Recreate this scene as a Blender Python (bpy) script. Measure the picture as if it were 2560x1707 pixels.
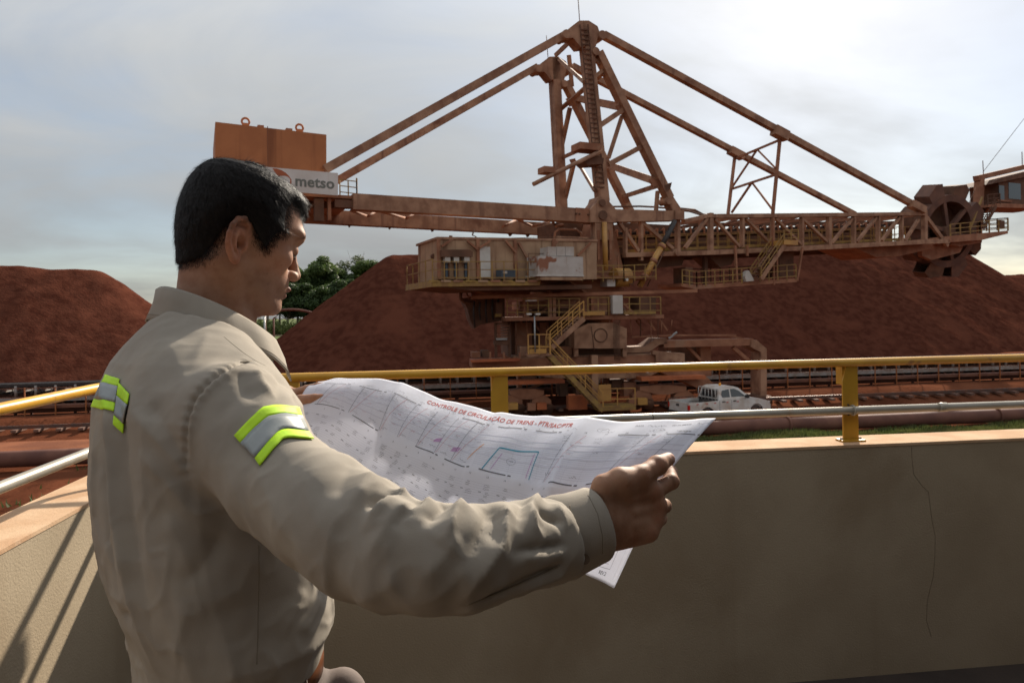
import bpy, bmesh, math, random
import numpy as np
from mathutils import Vector, Matrix
from mathutils.bvhtree import BVHTree

scene = bpy.context.scene
for o in list(bpy.data.objects):
    bpy.data.objects.remove(o)
COL = scene.collection
R = math.radians

# ------------------------------------------------------------------ camera
FPX, CX, CY, RHO, CAMH = 1707.0, 1280.0, 785.0, R(1.0), 5.3
SR, CR = math.sin(RHO), math.cos(RHO)
cam_d = bpy.data.cameras.new('camera')
cam = bpy.data.objects.new('camera', cam_d)
COL.objects.link(cam)
cam.matrix_world = Matrix(((CR, SR, 0, 0), (0, 0, -1, 0), (-SR, CR, 0, CAMH), (0, 0, 0, 1)))
cam_d.sensor_width = 36.0
cam_d.lens = 36.0 * FPX / 2560.0
cam_d.shift_y = -(853.5 - CY) / 2560.0
cam_d.clip_start = 0.05
cam_d.clip_end = 6000
cam_d.dof.use_dof = True
cam_d.dof.focus_distance = 1.0
cam_d.dof.aperture_fstop = 20.0
scene.camera = cam
scene.render.resolution_x, scene.render.resolution_y = 1024, 682

# ------------------------------------------------------------------ sky and sun
SUN_AZ, SUN_EL = R(24.0), R(31.0)          # azimuth from +Y towards +X
SUN_DIR = Vector((math.sin(SUN_AZ) * math.cos(SUN_EL), math.cos(SUN_AZ) * math.cos(SUN_EL), math.sin(SUN_EL)))
world = bpy.data.worlds.new('World')
scene.world = world
world.use_nodes = True
wt = world.node_tree
for n in list(wt.nodes):
    wt.nodes.remove(n)

def wn(t, **k):
    n = wt.nodes.new(t)
    for a, b in k.items():
        setattr(n, a, b)
    return n

def wmath(op, a, b=None, c=None, clamp=False):
    n = wn('ShaderNodeMath', operation=op, use_clamp=clamp)
    for i, v in enumerate((a, b, c)):
        if v is None:
            continue
        if isinstance(v, (int, float)):
            n.inputs[i].default_value = v
        else:
            wt.links.new(v, n.inputs[i])
    return n.outputs[0]

sky = wn('ShaderNodeTexSky', sky_type='NISHITA', sun_disc=False)
sky.sun_elevation = SUN_EL
sky.sun_rotation = SUN_AZ
sky.air_density, sky.dust_density, sky.ozone_density = 1.0, 0.6, 1.5
tc = wn('ShaderNodeTexCoord')
sep = wn('ShaderNodeSeparateXYZ')
wt.links.new(tc.outputs['Generated'], sep.inputs[0])
zc = wmath('MAXIMUM', sep.outputs[2], 0.0)
den = wmath('ADD', zc, 0.26)
comb = wn('ShaderNodeCombineXYZ')
wt.links.new(wmath('DIVIDE', sep.outputs[0], den), comb.inputs[0])
wt.links.new(wmath('DIVIDE', sep.outputs[1], den), comb.inputs[1])
mp = wn('ShaderNodeMapping')
mp.inputs['Rotation'].default_value = (0, 0, R(28))
mp.inputs['Scale'].default_value = (0.85, 1.15, 1)
mp.inputs['Location'].default_value = (1.35, 0.6, 0)
wt.links.new(comb.outputs[0], mp.inputs[0])
n1 = wn('ShaderNodeTexNoise')
n1.inputs['Scale'].default_value = 0.62
n1.inputs['Detail'].default_value = 6
n1.inputs['Roughness'].default_value = 0.52
n1.inputs['Distortion'].default_value = 0.5
wt.links.new(mp.outputs[0], n1.inputs['Vector'])
n2 = wn('ShaderNodeTexNoise')
n2.inputs['Scale'].default_value = 1.7
n2.inputs['Detail'].default_value = 8
n2.inputs['Roughness'].default_value = 0.55
n2.inputs['Distortion'].default_value = 0.7
wt.links.new(mp.outputs[0], n2.inputs['Vector'])
cov = wn('ShaderNodeMapRange')
cov.interpolation_type = 'SMOOTHSTEP'
cov.inputs[1].default_value, cov.inputs[2].default_value = 0.36, 0.60
cov.inputs[3].default_value, cov.inputs[4].default_value = 0.55, 0.99
wt.links.new(wmath('ADD', wmath('MULTIPLY', n1.outputs[0], 0.72), wmath('MULTIPLY', n2.outputs[0], 0.28)), cov.inputs[0])
# cloud brightness: forward scattering towards the sun
dotn = wn('ShaderNodeVectorMath', operation='DOT_PRODUCT')
wt.links.new(tc.outputs['Generated'], dotn.inputs[0])
dotn.inputs[1].default_value = SUN_DIR
dp = wmath('MAXIMUM', dotn.outputs['Value'], 0.0)
glow = wmath('ADD', wmath('MULTIPLY', wmath('POWER', dp, 3.0), 0.55), wmath('MULTIPLY', wmath('POWER', dp, 18.0), .30))
# overcast luminance: the zenith of a cloudy sky is brighter than its horizon
lum = wmath('MULTIPLY', wmath('MULTIPLY', wmath('ADD', glow, 3.7), wmath('ADD', wmath('MULTIPLY', zc, 1.60), 0.475)),
            wmath('ADD', wmath('MULTIPLY', n2.outputs[0], 0.66), 0.66))
ccol = wn('ShaderNodeCombineColor')
wt.links.new(wmath('MULTIPLY', lum, 0.975), ccol.inputs[0])
wt.links.new(wmath('MULTIPLY', lum, 0.995), ccol.inputs[1])
wt.links.new(wmath('MULTIPLY', lum, 1.0), ccol.inputs[2])
mixs = wn('ShaderNodeMix', data_type='RGBA')
wt.links.new(cov.outputs[0], mixs.inputs['Factor'])
wt.links.new(sky.outputs[0], mixs.inputs['A'])
wt.links.new(ccol.outputs[0], mixs.inputs['B'])
bg = wn('ShaderNodeBackground')
bg.inputs['Strength'].default_value = 0.09
wt.links.new(mixs.outputs['Result'], bg.inputs[0])
wo = wn('ShaderNodeOutputWorld')
wt.links.new(bg.outputs[0], wo.inputs[0])

sun_d = bpy.data.lights.new('sun', 'SUN')
sun_d.energy = 4.6
sun_d.angle = R(1.2)
sun_d.color = (1.0, 0.90, 0.76)
sun = bpy.data.objects.new('sun', sun_d)
COL.objects.link(sun)
sun.rotation_mode = 'QUATERNION'
sun.rotation_quaternion = SUN_DIR.to_track_quat('Z', 'Y')
sun.location = (20, 40, 40)

vs = scene.view_settings
vs.view_transform = 'Standard'
vs.look = 'None'
vs.exposure = 0.76
vs.gamma = 1.0
vs.use_curve_mapping = False
scene.cycles.use_denoising = True

# ------------------------------------------------------------------ helpers
def ray(px, py):
    u, v = (px - CX) / FPX, (CY - py) / FPX
    return Vector((u * CR + v * SR, 1.0, -u * SR + v * CR))

def P(px, py, Y):
    return ray(px, py) * Y + Vector((0, 0, CAMH))

def C(px, py, Y):                      # the same point relative to the lens
    return ray(px, py) * Y

def Gd(px, py, z=0.0):                 # where a sight line meets the ground
    r = ray(px, py)
    return r * ((z - CAMH) / r.z) + Vector((0, 0, CAMH))

def V(*a):
    return Vector(a)

class MB:
    """collects shapes and links them as ONE mesh object"""
    def __init__(s):
        s.v, s.f, s.sm = [], [], []
    def add(s, vs_, fs, smooth=False):
        b = len(s.v)
        s.v += [tuple(p) for p in vs_]
        s.f += [tuple(i + b for i in f) for f in fs]
        s.sm += [smooth] * len(fs)
        return s
    def hexa(s, a):                    # 8 corners: bottom ring 0-3, top ring 4-7
        return s.add(a, [(3, 2, 1, 0), (4, 5, 6, 7), (0, 1, 5, 4), (1, 2, 6, 5), (2, 3, 7, 6), (3, 0, 4, 7)])
    def obox(s, c, ax, ay, az):        # centre and three half-axis vectors
        c, ax, ay, az = Vector(c), Vector(ax), Vector(ay), Vector(az)
        return s.hexa([c - ax - ay - az, c + ax - ay - az, c + ax + ay - az, c - ax + ay - az,
                       c - ax - ay + az, c + ax - ay + az, c + ax + ay + az, c - ax + ay + az])
    def box(s, x0, y0, z0, x1, y1, z1):
        return s.obox(((x0 + x1) / 2, (y0 + y1) / 2, (z0 + z1) / 2), ((x1 - x0) / 2, 0, 0), (0, (y1 - y0) / 2, 0), (0, 0, (z1 - z0) / 2))
    def bar(s, p, q, w, h=None, up=(0, 0, 1)):
        p, q = Vector(p), Vector(q)
        h = w if h is None else h
        d = q - p
        if d.length < 1e-6:
            return s
        dn = d.normalized()
        upv = Vector(up)
        if abs(dn.dot(upv)) > 0.98:
            upv = Vector((0, 1, 0)) if abs(dn.y) < 0.9 else Vector((1, 0, 0))
        sx = dn.cross(upv).normalized()
        sy = sx.cross(dn).normalized()
        return s.obox((p + q) / 2, sx * w / 2, d / 2, sy * h / 2)
    def tube(s, pts, r, n=8, caps=True):
        pts = [Vector(p) for p in pts]
        m = len(pts)
        rr = list(r) if isinstance(r, (list, tuple)) else [r] * m
        ring = []
        prev = None
        for i, p in enumerate(pts):
            d = (pts[min(i + 1, m - 1)] - pts[max(i - 1, 0)]).normalized()
            if prev is None:
                a = d.cross(Vector((0, 0, 1)))
                if a.length < 1e-3:
                    a = d.cross(Vector((0, 1, 0)))
                a.normalize()
            else:
                a = (prev - d * prev.dot(d)).normalized()
            prev = a
            b = d.cross(a)
            ring += [p + (a * math.cos(t) + b * math.sin(t)) * rr[i] for t in [2 * math.pi * k / n for k in range(n)]]
        fs = []
        for i in range(m - 1):
            for k in range(n):
                k2 = (k + 1) % n
                fs.append((i * n + k, i * n + k2, (i + 1) * n + k2, (i + 1) * n + k))
        b0 = len(s.v)
        s.add(ring, fs, True)
        if caps:
            s.f += [tuple(b0 + k for k in range(n))[::-1], tuple(b0 + (m - 1) * n + k for k in range(n))]
            s.sm += [False, False]
        return s
    def prism(s, poly, ext):           # planar polygon pushed along ext
        ext = Vector(ext)
        a = [Vector(p) for p in poly]
        n = len(a)
        return s.add(a + [p + ext for p in a], [tuple(range(n))[::-1], tuple(range(n, 2 * n))] +
                     [(i, (i + 1) % n, n + (i + 1) % n, n + i) for i in range(n)])
    def lathe(s, base, axis, prof, n=16, e1=None):
        axis = Vector(axis).normalized()
        e1 = Vector(e1) if e1 is not None else axis.orthogonal().normalized()
        e2 = axis.cross(e1)
        base = Vector(base)
        vs_, fs = [], []
        for (r, h) in prof:
            vs_ += [base + axis * h + (e1 * math.cos(2 * math.pi * k / n) + e2 * math.sin(2 * math.pi * k / n)) * r for k in range(n)]
        for i in range(len(prof) - 1):
            for k in range(n):
                k2 = (k + 1) % n
                fs.append((i * n + k, i * n + k2, (i + 1) * n + k2, (i + 1) * n + k))
        return s.add(vs_, fs, True)
    def build(s, name, mat, parent=None, bevel=0.0):
        me = bpy.data.meshes.new(name)
        off = wloc(parent)
        me.from_pydata([(x - off[0], y - off[1], z - off[2]) for x, y, z in s.v], [], s.f)
        me.polygons.foreach_set('use_smooth', s.sm)
        me.update()
        bm = bmesh.new()
        bm.from_mesh(me)
        bmesh.ops.recalc_face_normals(bm, faces=bm.faces)
        if bevel > 0:
            bmesh.ops.bevel(bm, geom=bm.edges[:], offset=bevel, segments=1, affect='EDGES', clamp_overlap=True)
        bm.to_mesh(me)
        bm.free()
        return link(name, me, mat, parent)

_wl = {}
def wloc(o):
    return _wl.get(o.name, (0, 0, 0)) if o is not None else (0, 0, 0)

def link(name, me, mat, parent=None):
    o = bpy.data.objects.new(name, me)
    if mat is not None:
        me.materials.append(mat)
    COL.objects.link(o)
    if parent is not None:
        o.parent = parent
        _wl[o.name] = wloc(parent)
    return o

def thing(name, label, cat, loc, group=None):
    o = bpy.data.objects.new(name, None)
    COL.objects.link(o)
    o.location = loc
    o.empty_display_size = 0.3
    _wl[o.name] = tuple(loc)
    return tag(o, label, cat, group)

def tag(o, label, cat, group=None):
    o['label'] = label
    o['category'] = cat
    if group:
        o['group'] = group
    return o

def structure(o):
    o['kind'] = 'structure'
    return o

def stuff(o):
    o['kind'] = 'stuff'
    return o

# ------------------------------------------------------------------ materials
def hexc(r, g, b):                     # sRGB 0-255 to linear
    f = lambda c: (c / 255 / 12.92) if c <= 10 else (((c / 255) + 0.055) / 1.055) ** 2.4
    return (f(r), f(g), f(b), 1)

MATS = {}
def mat(name, a, b=None, rough=0.7, metal=0.0, scale=3.0, detail=6, lo=0.35, hi=0.65, bump=0.0, bscale=40.0, bdist=0.01,
        c=None, cscale=1.0, clo=0.55, chi=0.7, streak=None, spec=0.5, sss=0.0, sssr=(1, 0.3, 0.15), coords='Object', transl=0.0, attr=None):
    if name in MATS:
        return MATS[name]
    m = bpy.data.materials.new(name)
    MATS[name] = m
    m.use_nodes = True
    t = m.node_tree
    p = t.nodes['Principled BSDF']
    p.inputs['Roughness'].default_value = rough
    p.inputs['Metallic'].default_value = metal
    p.inputs['Specular IOR Level'].default_value = spec
    a = tuple(a) + (1,) if len(a) == 3 else a
    p.inputs['Base Color'].default_value = a
    tcn = t.nodes.new('ShaderNodeTexCoord')
    src = tcn.outputs[coords]
    col = None
    def noise(sc, det=6, vec=None, ro=0.55, dist=0.0):
        n = t.nodes.new('ShaderNodeTexNoise')
        n.inputs['Scale'].default_value = sc
        n.inputs['Detail'].default_value = det
        n.inputs['Roughness'].default_value = ro
        n.inputs['Distortion'].default_value = dist
        t.links.new(vec if vec is not None else src, n.inputs['Vector'])
        return n.outputs[0]
    def mixc(fac, x, y):
        mx = t.nodes.new('ShaderNodeMix')
        mx.data_type = 'RGBA'
        t.links.new(fac, mx.inputs['Factor'])
        for k, v in (('A', x), ('B', y)):
            if isinstance(v, tuple):
                mx.inputs[k].default_value = v
            else:
                t.links.new(v, mx.inputs[k])
        return mx.outputs['Result']
    def rng(v, l, h):
        n = t.nodes.new('ShaderNodeMapRange')
        n.interpolation_type = 'SMOOTHSTEP'
        n.inputs[1].default_value, n.inputs[2].default_value = l, h
        t.links.new(v, n.inputs[0])
        return n.outputs[0]
    cur = a
    if attr:
        an = t.nodes.new('ShaderNodeAttribute')
        an.attribute_name = attr
        cur = an.outputs['Color']
        if b is not None:
            mul = t.nodes.new('ShaderNodeMix')
            mul.data_type = 'RGBA'
            mul.blend_type = 'MULTIPLY'
            t.links.new(rng(noise(scale, detail), lo, hi), mul.inputs['Factor'])
            t.links.new(cur, mul.inputs['A'])
            mul.inputs['B'].default_value = tuple(b) + (1,) if len(b) == 3 else b
            cur = mul.outputs['Result']
    elif b is not None:
        b = tuple(b) + (1,) if len(b) == 3 else b
        cur = mixc(rng(noise(scale, detail), lo, hi), cur, b)
    if c is not None:
        c = tuple(c) + (1,) if len(c) == 3 else c
        cur = mixc(rng(noise(cscale, 5, dist=0.4), clo, chi), cur, c)
    if streak is not None:
        scol, ssc, slo, shi = streak
        mpn = t.nodes.new('ShaderNodeMapping')
        mpn.inputs['Scale'].default_value = (ssc, ssc, ssc * 0.06)
        t.links.new(src, mpn.inputs[0])
        cur = mixc(rng(noise(1.0, 4, mpn.outputs[0]), slo, shi), cur, tuple(scol) + (1,))
    if not isinstance(cur, tuple):
        t.links.new(cur, p.inputs['Base Color'])
    if bump > 0:
        bn = t.nodes.new('ShaderNodeBump')
        bn.inputs['Strength'].default_value = bump
        bn.inputs['Distance'].default_value = bdist
        t.links.new(noise(bscale, 5), bn.inputs['Height'])
        t.links.new(bn.outputs[0], p.inputs['Normal'])
    if sss > 0:
        p.inputs['Subsurface Weight'].default_value = sss
        p.inputs['Subsurface Radius'].default_value = sssr
        p.inputs['Subsurface Scale'].default_value = 0.006
    if transl > 0:
        tr = t.nodes.new('ShaderNodeBsdfTranslucent')
        if isinstance(cur, tuple):
            tr.inputs[0].default_value = cur
        else:
            t.links.new(cur, tr.inputs[0])
        ms = t.nodes.new('ShaderNodeMixShader')
        ms.inputs[0].default_value = transl
        t.links.new(p.outputs[0], ms.inputs[1])
        t.links.new(tr.outputs[0], ms.inputs[2])
        t.links.new(ms.outputs[0], t.nodes['Material Output'].inputs[0])
    return m

def emptyish(*a):
    pass

# text -> flat mesh outline (2-D vertices, faces) using the built-in font
_tx = {}
def text_mesh(body, size=1.0, spacing=1.0, bold=0.0, shear=0.0):
    key = (body, round(bold / size, 4), round(spacing, 3))
    if key not in _tx:
        _tx[key] = _text_mesh(body, 1.0, spacing, bold / size, shear)
    v_, f_ = _tx[key]
    return [(x * size, y * size) for x, y in v_], f_
def _text_mesh(body, size, spacing, bold, shear):
    cu = bpy.data.curves.new('t', 'FONT')
    cu.body = body
    cu.size = size
    cu.space_character = spacing
    cu.offset = bold
    cu.shear = shear
    cu.resolution_u = 3
    ob = bpy.data.objects.new('t', cu)
    COL.objects.link(ob)
    dg = bpy.context.evaluated_depsgraph_get()
    me = bpy.data.meshes.new_from_object(ob.evaluated_get(dg))
    vs_ = [(v.co.x, v.co.y) for v in me.vertices]
    fs = [tuple(p.vertices) for p in me.polygons]
    bpy.data.objects.remove(ob)
    bpy.data.curves.remove(cu)
    bpy.data.meshes.remove(me)
    return vs_, fs

# outlines of every word are made now, while the scene is still empty and quick to evaluate
text_mesh('metso', 1.0, 1.02, bold=.028)
for k in range(1, 24):
    text_mesh(str(k))
for w_, b_ in (('CONTROLE DE CIRCULAÇÃO DE TRENS - PTR/SAC/PTR', .012), ('DATA', .02), ('DIA DA SEMANA', .02), ('24 HORAS', .02), ('TE TECNICO', .02), ('REV.2', .015)):
    text_mesh(w_, bold=b_)
# ================================================================== the setting
rnd = random.Random(7)
M_earth = mat('red_earth', (0.128, 0.044, 0.023), (0.078, 0.026, 0.014), rough=1.0, scale=0.35, detail=8, bump=0.6, bscale=6, bdist=0.08,
              c=(0.160, 0.060, 0.032), cscale=0.11, clo=0.48, chi=0.66, spec=0.0)
M_ore = mat('iron_ore', (0.088, 0.0310, 0.0195), (0.058, 0.0188, 0.0120), rough=1.0, scale=1.3, detail=14, lo=0.36, hi=0.66, bump=0.6, bscale=4.5, bdist=0.12,
            c=(0.104, 0.036, 0.022), cscale=0.22, clo=0.5, chi=0.7, spec=0.0)
YAW = R(8.5)
YX = V(math.cos(YAW), math.sin(YAW), 0)
YY = V(-math.sin(YAW), math.cos(YAW), 0)
def yard(a, b, z=0.0):                # along the yard, across the yard, height
    return YX * a + YY * b + V(0, 0, z)

# ground: one sheet to the horizon, finer near the balcony
def grid_mesh(xs, ys, fz):
    vs_ = [(x, y, fz(x, y)) for y in ys for x in xs]
    nx = len(xs)
    fs = [(j * nx + i, j * nx + i + 1, (j + 1) * nx + i + 1, (j + 1) * nx + i) for j in range(len(ys) - 1) for i in range(nx - 1)]
    return vs_, fs
from mathutils import noise as mnoise
def fbm(x, y, z=0.0, o=4):
    return mnoise.fractal(V(x, y, z), 0.6, 2.1, o)
xs = [-3000, -1200, -500, -200] + [-80 + 2.0 * i for i in range(81)] + [200, 500, 1200, 3000]
ys = [-300, -60, -20] + [1.6 * i for i in range(0, 50)] + [100, 160, 260, 500, 1200, 4000]
def gz(x, y):
    if not (-80 < x < 80 and 0 < y < 78):
        return 0.0
    b = V(x, y, 0).dot(YY)
    a = 0.05 if b > 27 else 0.16
    dip = min(1, max(0, (b - 28.6) / 2.2)) * min(1, max(0, (36.4 - b) / .9))
    return a * fbm(x * 0.23, y * 0.3) - 0.02 - .40 * dip * dip * (3 - 2 * dip)
vs_, fs = grid_mesh(xs, ys, gz)
g = MB().add(vs_, fs, True).build('ground', M_earth)
structure(g)

# the dirt road that the truck stands on, a slightly raised ribbon of paler, wheel-worn earth
M_road = mat('dirt_road', (0.205, 0.072, 0.032), (0.135, 0.044, 0.020), rough=1.0, scale=0.5, detail=8, bump=0.5, bscale=9, bdist=0.04, spec=0.15)
mb = MB()
for lo, hi, h in ((30.9, 35.5, 0.10),):
    rows = []
    for k in range(61):
        a = -60 + 2.0 * k
        rows.append([yard(a, lo + (hi - lo) * j / 8, h * math.sin(math.pi * j / 8) ** 0.4 + (0.05 if j in (2, 6) else 0.09) - 0.43 + 0.02 * fbm(a * .4, j * .7)) for j in range(9)])
    mb.add([p for r_ in rows for p in r_], [(k * 9 + j, (k + 1) * 9 + j, (k + 1) * 9 + j + 1, k * 9 + j + 1) for k in range(60) for j in range(8)], True)
structure(mb.build('dirt_road', M_road))

# stockpiles: a ridge with conical ends at the angle of repose, raked by the reclaimer
def stockpile(name, label, ridge, half, reposes, res, seed, notch=None):
    # ridge: list of (x, y, z); surface = max over ridge of z - slope * distance, roughened
    seg = [(V(*a), V(*b)) for a, b in zip(ridge[:-1], ridge[1:])]
    x0 = min(p[0] for p in ridge) - half; x1 = max(p[0] for p in ridge) + half
    y0 = min(p[1] for p in ridge) - half; y1 = max(p[1] for p in ridge) + half
    nx, ny = int((x1 - x0) / res), int((y1 - y0) / res)
    X, Y = np.meshgrid(np.linspace(x0, x1, nx), np.linspace(y0, y1, ny))
    Z = np.full(X.shape, -9.0)
    for a, b in seg:
        d = b - a
        L2 = d.x * d.x + d.y * d.y
        t = np.clip(((X - a.x) * d.x + (Y - a.y) * d.y) / L2, 0, 1)
        D = np.hypot(X - a.x - t * d.x, Y - a.y - t * d.y)
        crest = 1.1
        D2 = np.sqrt(D * D + crest * crest) - crest
        Z = np.maximum(Z, a.z + t * d.z - reposes * D2)
    rg = np.random.default_rng(seed)
    def vnoise(sx, sy, amp):
        kx, ky = int((x1 - x0) / sx) + 3, int((y1 - y0) / sy) + 3
        G = rg.normal(size=(ky, kx))
        fx, fy = (X - x0) / sx, (Y - y0) / sy
        ix, iy = fx.astype(int), fy.astype(int)
        u, w = fx - ix, fy - iy
        u, w = u * u * (3 - 2 * u), w * w * (3 - 2 * w)
        return amp * ((G[iy, ix] * (1 - u) + G[iy, ix + 1] * u) * (1 - w) + (G[iy + 1, ix] * (1 - u) + G[iy + 1, ix + 1] * u) * w)
    Z += vnoise(9, 9, 0.14) + vnoise(2.6, 7, 0.06) + vnoise(0.9, 2.0, 0.035) + vnoise(0.7, 0.7, 0.04)
    Z = np.maximum(Z, -0.4)
    keep = Z > -0.39
    vs_ = np.stack([X, Y, Z], -1).reshape(-1, 3)
    k = keep
    q = k[:-1, :-1] | k[1:, :-1] | k[:-1, 1:] | k[1:, 1:]
    jj, ii = np.nonzero(q)
    i0 = jj * nx + ii
    F = np.stack([i0, i0 + 1, i0 + nx + 1, i0 + nx], -1)
    used = np.unique(F)
    remap = -np.ones(nx * ny, int)
    remap[used] = np.arange(len(used))
    me = bpy.data.meshes.new(name)
    me.from_pydata(vs_[used].tolist(), [], remap[F].tolist())
    me.polygons.foreach_set('use_smooth', [True] * len(me.polygons))
    me.update()
    o = link(name, me, M_ore)
    return tag(o, label, 'stockpile')
SL = 0.80
A = P(985, 636, 76); B = P(1500, 622, 84); Cc = P(2040, 596, 93); D_ = P(2385, 625, 100); E_ = P(2530, 716, 103)
main_pile = stockpile('ore_stockpile', 'long red-brown ore heap behind the crane-like machine, largest of the heaps',
                      [A, B, Cc, D_], 24, SL, 0.33, 3)
A = P(-360, 668, 58); B = P(60, 663, 63); Cc = P(235, 676, 66)
left_pile = stockpile('ore_stockpile', 'dark red ore heap with rounded top at the left, behind the man',
                      [A, B, Cc], 19, 0.80, 0.3, 5)
A = P(2500, 690, 126); B = P(2900, 655, 134)
far_pile = stockpile('ore_stockpile', 'low far ore heap at the right edge beyond the bucket wheel',
                     [A, B], 18, 0.6, 0.6, 9)

# far field, road and woodland seen between the heaps
M_grassfar = mat('far_grass', (0.090, 0.115, 0.030), (0.055, 0.080, 0.022), rough=0.95, scale=0.12, detail=6, c=(0.16, 0.12, 0.06), cscale=0.05, clo=0.55, chi=0.7, spec=0.1)
mb = MB().add([(-260, 150, .06), (60, 150, .06), (700, 3200, .06), (-3000, 3200, .06)], [(0, 1, 2, 3)])
structure(mb.build('field', M_grassfar))
mb = MB().add([(-260, 196, .16), (60, 204, .16), (60, 212, .16), (-260, 204, .16)], [(0, 1, 2, 3)])
structure(mb.build('far_road', mat('far_road', (0.36, 0.23, 0.15), (0.28, 0.17, 0.11), rough=0.95, scale=0.2)))

# leaf-card trees
M_leaf = [mat('leaf_dark', (0.042, 0.070, 0.022), (0.066, 0.100, 0.030), rough=0.6, scale=0.25, spec=0.3, transl=0.42),
          mat('leaf_mid', (0.070, 0.112, 0.030), (0.100, 0.138, 0.040), rough=0.6, scale=0.25, spec=0.3, transl=0.42),
          mat('leaf_pale', (0.095, 0.110, 0.040), (0.070, 0.090, 0.030), rough=0.6, scale=0.25, spec=0.3, transl=0.25)]
M_bark = mat('bark', (0.10, 0.075, 0.055), (0.16, 0.13, 0.10), rough=0.9, scale=0.8)
def tree(label, base, h, cr, dens, leafm, seed, leaf=0.9, group='trees beyond the heaps', flat=0.6, bare=False):
    rg = np.random.default_rng(seed)
    base = Vector(base)
    t = thing('broadleaf_tree', label, 'tree', base, group)
    mb = MB()
    top = base + V(rg.normal() * .6, rg.normal() * .6, h * .55)
    mb.tube([base - V(0, 0, .5), base.lerp(top, .5) + V(rg.normal() * .3, 0, 0), top], [h * .022, h * .017, h * .011], 7)
    clumps = []
    nl = 22 if not bare else 12
    for i in range(nl):
        a = rg.uniform(0, 6.28)
        el = rg.uniform(-.75, 1.0)
        rr = cr * rg.uniform(.45, 1.0)
        c = top + V(math.cos(a) * rr * math.sqrt(1 - max(el, 0) ** 2 * .7), math.sin(a) * rr * math.sqrt(1 - max(el, 0) ** 2 * .7), h * .14 + el * h * .30)
        s0 = base.lerp(top, rg.uniform(.6, 1.0))
        mid = s0.lerp(c, .5) + V(0, 0, -.4)
        mb.tube([s0, mid, c], [h * .008, h * .005, h * .002], 5)
        clumps.append((c, cr * rg.uniform(.28, .46)))
        if bare:
            for _ in range(6):
                e = c + V(*(rg.normal(size=3) * cr * .28))
                mb.tube([mid.lerp(c, rg.uniform(.3, 1)), e], [h * .003, h * .001], 4)
    mb.build('trunk', M_bark, t)
    vs_, fs = [], []
    for c, cr2 in clumps:
        n = int(dens * (cr2 / cr / .37) ** 2)
        d = rg.normal(size=(n, 3))
        d /= np.linalg.norm(d, axis=1)[:, None]
        rad = cr2 * rg.uniform(.55, 1.08, size=n)
        pts = np.array(c)[None] + d * rad[:, None] * np.array([1, 1, flat])
        for k in range(n):
            nrm = Vector(d[k] * .8 + rg.normal(size=3) * .55 + np.array([0, 0, .35])).normalized()
            e1 = nrm.orthogonal().normalized()
            e1.rotate(Matrix.Rotation(rg.uniform(0, 6.28), 3, nrm))
            e2 = nrm.cross(e1)
            s = leaf * rg.uniform(.5, 1.1)
            p = Vector(pts[k])
            b = len(vs_)
            vs_ += [p - e1 * s * .5, p + e2 * s * .28, p + e1 * s * .5, p - e2 * s * .28]
            fs.append((b, b + 1, b + 2, b + 3))
    MB().add(vs_, fs).build('crown', leafm, t)
    return t
def gpt(px, Y):
    r = ray(px, 800)
    return V(r.x * Y, Y, 0)
TS = [(742, 236, 23, 7.0, 520, 1, 'broad-crowned green tree just right of the man\'s nose'),
      (790, 244, 27, 8.5, 560, 1, 'tallest full green tree in the gap between the ore heaps'),
      (838, 248, 25.5, 7.5, 520, 0, 'dark green tree right of the tallest full tree'),
      (880, 262, 30, 7.5, 260, 2, 'open pale-leaved tree with bare twigs against the sky'),
      (915, 258, 27, 7.0, 520, 1, 'green tree half hidden by the slope of the long ore heap'),
      (700, 240, 19, 7.0, 520, 0, 'dark tree behind the man\'s lips and chin'),
      (765, 226, 16, 6.5, 560, 0, 'low dark tree in front of the taller crowns'),
      (815, 224, 15, 6.5, 560, 0, 'low dark rounded tree above the rust-red arch'),
      (862, 230, 17, 6.5, 560, 0, 'dark lower tree beside the heap slope'),
      (722, 222, 12, 5.5, 560, 0, 'shortest dark tree above the pale road'),
      (668, 246, 21, 7.5, 500, 0, 'dark tree mostly hidden behind the man\'s jaw')]
for i, (px, Y, h, cr, dn, lm, lb) in enumerate(TS):
    tree(lb, gpt(px, Y), h, cr, dn, M_leaf[lm], 20 + i, leaf=1.15 if lm != 2 else .9, bare=(lm == 2))
# scrub along the far side of the road: nobody could count it
rg = np.random.default_rng(4)
vs_, fs = [], []
for i in range(16000):
    px = rg.uniform(600, 905)
    Y = rg.uniform(207, 222)
    p = gpt(px, Y)
    hh = abs(fbm(px * .05, Y * .3)) * 4.0 + 1.6
    p.z = rg.uniform(0, 1) ** .8 * hh
    e1 = Vector(rg.normal(size=3)).normalized()
    e2 = e1.cross(Vector(rg.normal(size=3))).normalized()
    s = rg.uniform(.3, .75)
    b = len(vs_)
    vs_ += [p - e1 * s, p + e2 * s * .5, p + e1 * s, p - e2 * s * .5]
    fs.append((b, b + 1, b + 2, b + 3))
sc = MB().add(vs_, fs).build('roadside_scrub', mat('leaf_scrub', (0.150, 0.180, 0.050), (0.105, 0.14, 0.038), rough=0.7, scale=0.3, transl=0.42))
stuff(sc); sc['label'] = 'low yellow-green scrub along the far road'

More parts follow.
